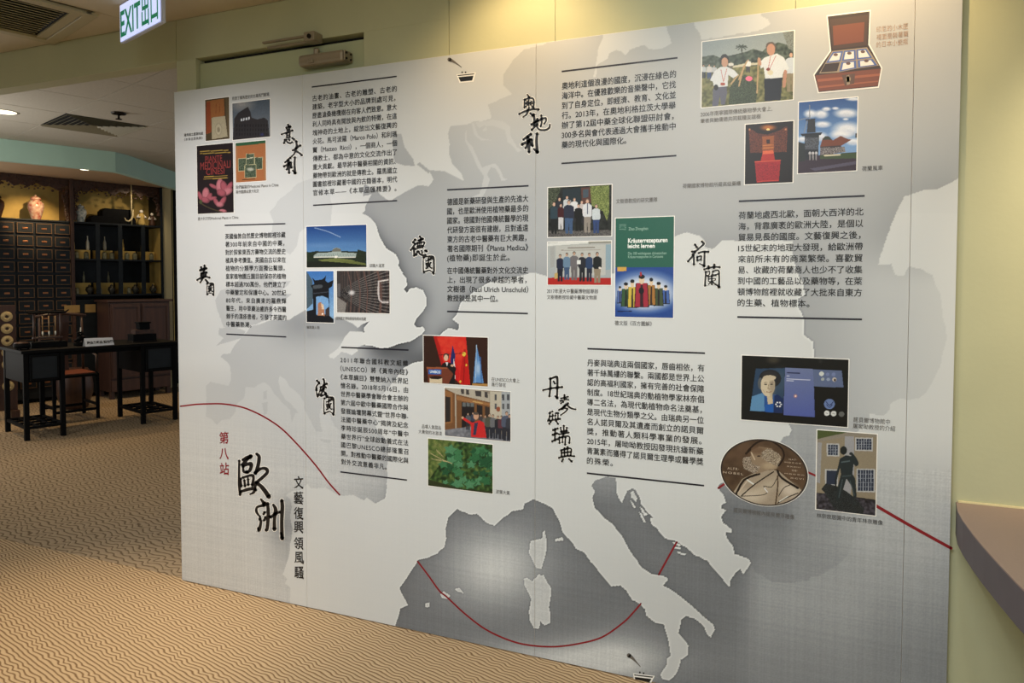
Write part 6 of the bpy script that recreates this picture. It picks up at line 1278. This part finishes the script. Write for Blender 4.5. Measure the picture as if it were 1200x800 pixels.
# --- glasshouse
p = Pic((350, 250, .1876), ((50, 80), (425, 73), (424, 335), (50, 338)), 150, 'photograph of a long glasshouse under a deep blue sky', gain=1.00)
p.vgrad((26, 62, 124), (86, 130, 178), 0, .62); p.ell(130, 200, 90, 12, (110, 146, 188), .4, soft=.8); p.ell(300, 190, 110, 14, (90, 132, 180), .4, soft=.8); p.line([(100, 90), (180, 112), (262, 148)], 5, (150, 170, 200), .8)
p.poly([(50, 245), (110, 235), (170, 238), (220, 232), (420, 240), (424, 340), (50, 340)], (28, 38, 28)); p.poly([(95, 262), (120, 246), (208, 243), (215, 222), (236, 212), (262, 220), (268, 243), (360, 248), (385, 262), (385, 276), (95, 276)], (150, 164, 160)); p.poly([(208, 238), (215, 224), (236, 214), (262, 222), (268, 238)], (104, 104, 96))
for x in range(100, 385, 9): p.line([(x, 252), (x - 2, 274)], 1.6, (96, 112, 108))
p.poly([(95, 270), (385, 270), (385, 276), (95, 276)], (206, 206, 196)); p.ell(235, 272, 10, 8, (226, 224, 214)); p.poly([(120, 290), (235, 278), (330, 290), (400, 310), (280, 312), (150, 300)], (104, 112, 62)); p.poly([(50, 300), (180, 300), (424, 318), (424, 340), (50, 340)], (24, 30, 22)); p.poly([(230, 290), (360, 300), (420, 312), (424, 324), (300, 310)], (92, 100, 54))
p.speck(inside(p.X, p.Y, [(50, 240), (95, 240), (95, 300), (50, 300)]), [(18, 28, 20), (40, 54, 36)], 1); p.speck(inside(p.X, p.Y, [(370, 225), (424, 240), (424, 300), (350, 300)]), [(16, 24, 18), (44, 58, 38)], 1); p.noise(.08); p.done()
# --- gate
p = Pic((350, 250, .1876), ((50, 362), (220, 358), (220, 683), (50, 678)), 80, 'photograph of a dark Chinese gateway over a street', gain=0.96)
p.vgrad((56, 108, 176), (130, 170, 208), 0, .8); p.poly([(50, 360), (88, 420), (90, 560), (50, 600)], (70, 88, 100))
p.poly([(85, 400), (105, 418), (150, 412), (172, 388), (168, 420), (185, 432), (220, 415), (210, 455), (190, 470), (195, 640), (220, 660), (220, 685), (50, 685), (50, 610), (92, 600), (88, 470), (75, 450), (100, 440)], (20, 22, 28))
p.poly([(110, 520), (150, 515), (185, 530), (192, 570), (190, 630), (112, 635)], (116, 160, 206)); p.poly([(122, 560), (140, 552), (160, 590), (164, 640), (120, 636)], (170, 120, 90)); p.poly([(140, 560), (156, 570), (160, 600), (146, 600)], (216, 190, 160)); p.poly([(168, 600), (192, 580), (192, 640), (168, 640)], (60, 50, 50)); p.line([(100, 460), (140, 455)], 22, (70, 76, 82)); p.line([(95, 500), (185, 490)], 5, (60, 66, 76)); p.ell(150, 628, 6, 5, (240, 230, 220)); p.noise(.2); p.done()
# --- herbarium shelves
p = Pic((350, 250, .1876), ((240, 358), (570, 357), (568, 625), (240, 617)), 150, 'photograph of curved library shelves full of specimens', gain=0.92)
p.fill((58, 54, 54)); vx_, vy_ = 255, 500
for k in range(26):
    x = 262 + (k / 25) ** 1.6 * 330; p.line([(x, 360), (x + (x - 262) * .06, 500), (x - (x - 262) * .05, 630)], 2 + 9 * (k / 25) ** 1.5, (84, 68, 64) if k % 2 else (34, 30, 32))
for k in range(15):
    y1 = 330 + k * 24; p.line([(vx_, vy_ + (y1 - vy_) * .08), (420, vy_ + (y1 - vy_) * .62), (590, y1)], 3.6, (120, 116, 114)); p.line([(vx_, vy_ + (y1 + 9 - vy_) * .08), (420, vy_ + (y1 + 9 - vy_) * .62), (590, y1 + 10)], 5, (30, 28, 30))
for x in (330, 385, 430, 515): p.line([(x - 22, 358), (x, 480), (x - 6, 625)], 6 if x < 500 else 13, (100, 76, 70))
p.poly([(240, 520), (300, 560), (290, 625), (240, 620)], (128, 124, 120)); p.poly([(240, 440), (262, 440), (262, 520), (240, 520)], (90, 88, 90)); p.line([(500, 425), (560, 415)], 8, (206, 200, 196)); p.line([(500, 425), (505, 540), (560, 555)], 10, (196, 188, 186)); p.ell(332, 495, 18, 14, (236, 236, 236), .8, soft=.5); p.noise(.28); p.done()
# --- upper left group
cr = (210, 90, .21246)
p = Pic(cr, ((143, 127), (275, 112), (280, 340), (148, 355)), 70, 'photograph of an old orange codex with a seal', gain=1.0)
p.fill((70, 58, 40)); p.poly([(152, 135), (248, 120), (252, 215), (180, 225), (172, 310), (152, 315)], (140, 90, 50)); p.poly([(150, 140), (172, 138), (180, 305), (150, 315)], (128, 62, 34)); p.poly([(180, 226), (254, 216), (268, 330), (182, 345)], (160, 152, 128)); p.ell(218, 290, 20, 36, (150, 142, 120)); p.ell(218, 290, 15, 29, (170, 162, 138)); p.ell(218, 292, 8, 15, (128, 120, 100)); p.poly([(256, 118), (276, 114), (282, 340), (268, 336)], (86, 74, 52)); p.line([(205, 150), (204, 200)], 3, (120, 66, 32)); p.line([(225, 148), (224, 198)], 3, (120, 66, 32)); p.noise(.12); p.done()
p = Pic(cr, ((293, 145), (502, 125), (503, 330), (297, 348)), 100, 'photograph of the dark ruins of an ancient arena', gain=1.05)
p.vgrad((66, 78, 92), (110, 116, 124), 0, 1); p.ell(345, 150, 50, 30, (176, 168, 160), .6, soft=.8)
p.poly([(297, 350), (305, 230), (325, 200), (380, 165), (395, 195), (400, 225), (430, 235), (470, 225), (490, 240), (500, 330)], (40, 38, 42))
for x in (345, 358, 372, 386): p.poly([(x - 4, 232 - (x - 345) * .25), (x + 4, 230 - (x - 345) * .25), (x + 4, 243 - (x - 345) * .2), (x - 4, 245 - (x - 345) * .2)], (190, 196, 204))
for r_ in range(3):
    for x in range(315, 495, 15): p.poly([(x, 262 + r_ * 24), (x + 7, 261 + r_ * 24), (x + 7, 276 + r_ * 24), (x, 277 + r_ * 24)], (20, 20, 24)) 
p.ell(458, 318, 10, 8, (44, 50, 110), .7, soft=.5); p.noise(.16); p.done()
p = Pic(cr, ((98, 380), (297, 365), (302, 745), (103, 758)), 100, 'book cover with pink magnolia flowers on black', gain=1.0)
p.fill((26, 16, 20)); 
def petal(cx_, cy_, rx, ry, rot, c): p.ell(cx_, cy_, rx, ry, tuple(v * .6 for v in c), 1, rot); p.ell(cx_ - 2, cy_ - 3, rx * .8, ry * .86, c, .9, rot, .3)
PK = (158, 82, 94); PL = (184, 112, 122)
for a_ in ((190, 605, 26, 10, .5, PK), (225, 600, 20, 38, .1, PL), (250, 612, 20, 40, -.3, PK), (278, 610, 14, 34, .5, PK), (265, 635, 34, 18, -.5, PL), (235, 640, 28, 20, .4, PK), (118, 660, 12, 30, -.4, PK), (148, 645, 20, 34, .1, PL), (165, 668, 14, 30, .5, PK), (185, 672, 26, 9, -.3, PK), (145, 680, 26, 16, .3, PK), (240, 690, 14, 34, .6, PK), (205, 690, 12, 24, -.5, PK), (225, 705, 22, 14, .1, PL), (242, 740, 22, 9, .1, PL)): petal(*a_)
p.line([(110, 690), (150, 715), (200, 735), (240, 745)], 5, (70, 60, 40)); p.ell(120, 690, 8, 12, (66, 74, 46)); p.line([(118, 412), (270, 404)], 5, (150, 126, 60)); p.line([(118, 424), (282, 416)], 5, (150, 126, 60)); p.line([(140, 552), (266, 545)], 4, (160, 132, 60)); p.line([(136, 564), (268, 557)], 4, (160, 132, 60)); p.noise(.1); p.done()
part('cover_lettering', rows_mesh([cover_text('PIANTE', *cr, 145, 0, 238, 436, 464, 0, .01), cover_text('MEDICINALI', *cr, 118, 0, 284, 470, 500, 0, .01), cover_text('CINESI', *cr, 150, 0, 250, 506, 534, 0, .01)], -.0017), mat('dull_red_cover_ink', (130, 46, 44), .45), board)
p = Pic(cr, ((312, 365), (478, 350), (480, 573), (313, 582)), 90, 'orange book cover with four plant pictures', gain=1.0)
p.fill((160, 100, 60)); p.poly([(312, 362), (478, 348), (478, 366), (312, 384)], (40, 84, 56)); p.line([(318, 380), (319, 580)], 3, (150, 120, 80)); p.line([(472, 370), (474, 572)], 3, (150, 120, 80))
for x0, y0, x1, y1 in ((328, 452, 372, 518), (418, 446, 460, 508), (372, 426, 414, 486), (364, 486, 424, 555)):
    p.poly([(x0 - 2, y0 - 2), (x1 + 2, y0 - 4), (x1 + 2, y1 + 1), (x0 - 2, y1 + 3)], (196, 190, 150)); p.poly([(x0, y0), (x1, y0 - 2), (x1, y1 - 1), (x0, y1 + 1)], (36, 50, 42)); p.speck(inside(p.X, p.Y, [(x0, y0), (x1, y0 - 2), (x1, y1 - 1), (x0, y1 + 1)]), [(22, 34, 28), (60, 78, 58), (110, 120, 100)], 1)
p.line([(376, 452), (408, 445)], 4, (206, 204, 180)); p.ell(394, 510, 18, 9, (190, 190, 176), .8, soft=.4); p.line([(350, 568), (420, 562)], 4, (70, 50, 30)); p.noise(.08); p.done()

# --- wooden medicine chest cut-out
def px(pts): return [(900 + x * .25, y * .25) for x, y in pts]
CH = board
flat('photo_border', [px([(274, 72), (482, 46), (476, 206), (536, 318), (520, 412), (234, 438), (212, 350), (290, 238)])], M_halo, -.0010)
def cm(n, c): return mat(n, c, .45)
wd1 = cm('chest_wood_ink', (112, 58, 36)); wd2 = cm('chest_dark_ink', (44, 28, 24)); wd3 = cm('chest_light_wood_ink', (150, 84, 54)); bl = cm('chest_blue_ink', (72, 96, 156)); wt = cm('chest_porcelain_ink', (222, 218, 214)); gd = cm('chest_brass_ink', (150, 134, 110))
ch = flat('photo_print', [px([(280, 78), (476, 54), (470, 210), (530, 320), (515, 405), (238, 432), (218, 352), (296, 240)])], wd2, -.0013, 'cut out picture of an open wooden medicine chest')
flat('chest_lid', [px([(290, 92), (468, 70), (462, 212), (304, 232)])], cm('chest_lid_ink', (64, 42, 32)), -.0016, None, board)
flat('chest_lid_panel', [px([(303, 122), (452, 104), (448, 196), (308, 214)])], wd1, -.0019, None, board)
flat('chest_front', [px([(222, 354), (330, 342), (528, 322), (514, 402), (240, 428)])], wd1, -.0016, None, board)
flat('chest_band', [px([(232, 372), (525, 345), (523, 356), (234, 384)]), px([(238, 405), (518, 378), (516, 384), (239, 414)])], wd3, -.0019, None, board)
flat('chest_tray', [px([(300, 240), (464, 222), (520, 308), (415, 322), (330, 340), (240, 345)])], gd, -.0016, None, board)
cells = [[(304, 244), (352, 240), (340, 288), (272, 296)], [(356, 239), (410, 234), (412, 280), (346, 287)], [(414, 233), (460, 228), (488, 272), (416, 279)], [(344, 292), (412, 284), (414, 320), (334, 336)], [(420, 284), (490, 277), (512, 306), (422, 318)]]
flat('chest_jars', [px(c_) for c_ in cells], bl, -.0019, None, board)
flat('chest_hollow', [px([(268, 300), (336, 293), (324, 334), (246, 340)])], wd2, -.0019, None, board)
ww, gg = [], []
for c_ in cells:
    mx, my = sum(q[0] for q in c_) / 4, sum(q[1] for q in c_) / 4
    ww.append(px([(mx + (q[0] - mx) * .72, my + (q[1] - my) * .72) for q in c_]))
    gg += [px([(mx + 11 * math.cos(k * .63), my - 10 + 7 * math.sin(k * .63)) for k in range(10)])]
flat('chest_jar_tops', ww, wt, -.0021, None, board); flat('chest_jar_knobs', gg, cm('chest_knob_ink', (96, 72, 66)), -.0023, None, board)
flat('chest_clasp', [px([(345, 352), (408, 345), (404, 392), (360, 402)])], cm('chest_clasp_ink', (84, 58, 44)), -.0021, None, board)
flat('chest_clasp_pin', [px([(368, 356), (380, 352), (384, 394), (370, 400)])] + [px([(376 + 12 * math.cos(k * .63), 372 + 14 * math.sin(k * .63)) for k in range(10)])], gd, -.0023, None, board)
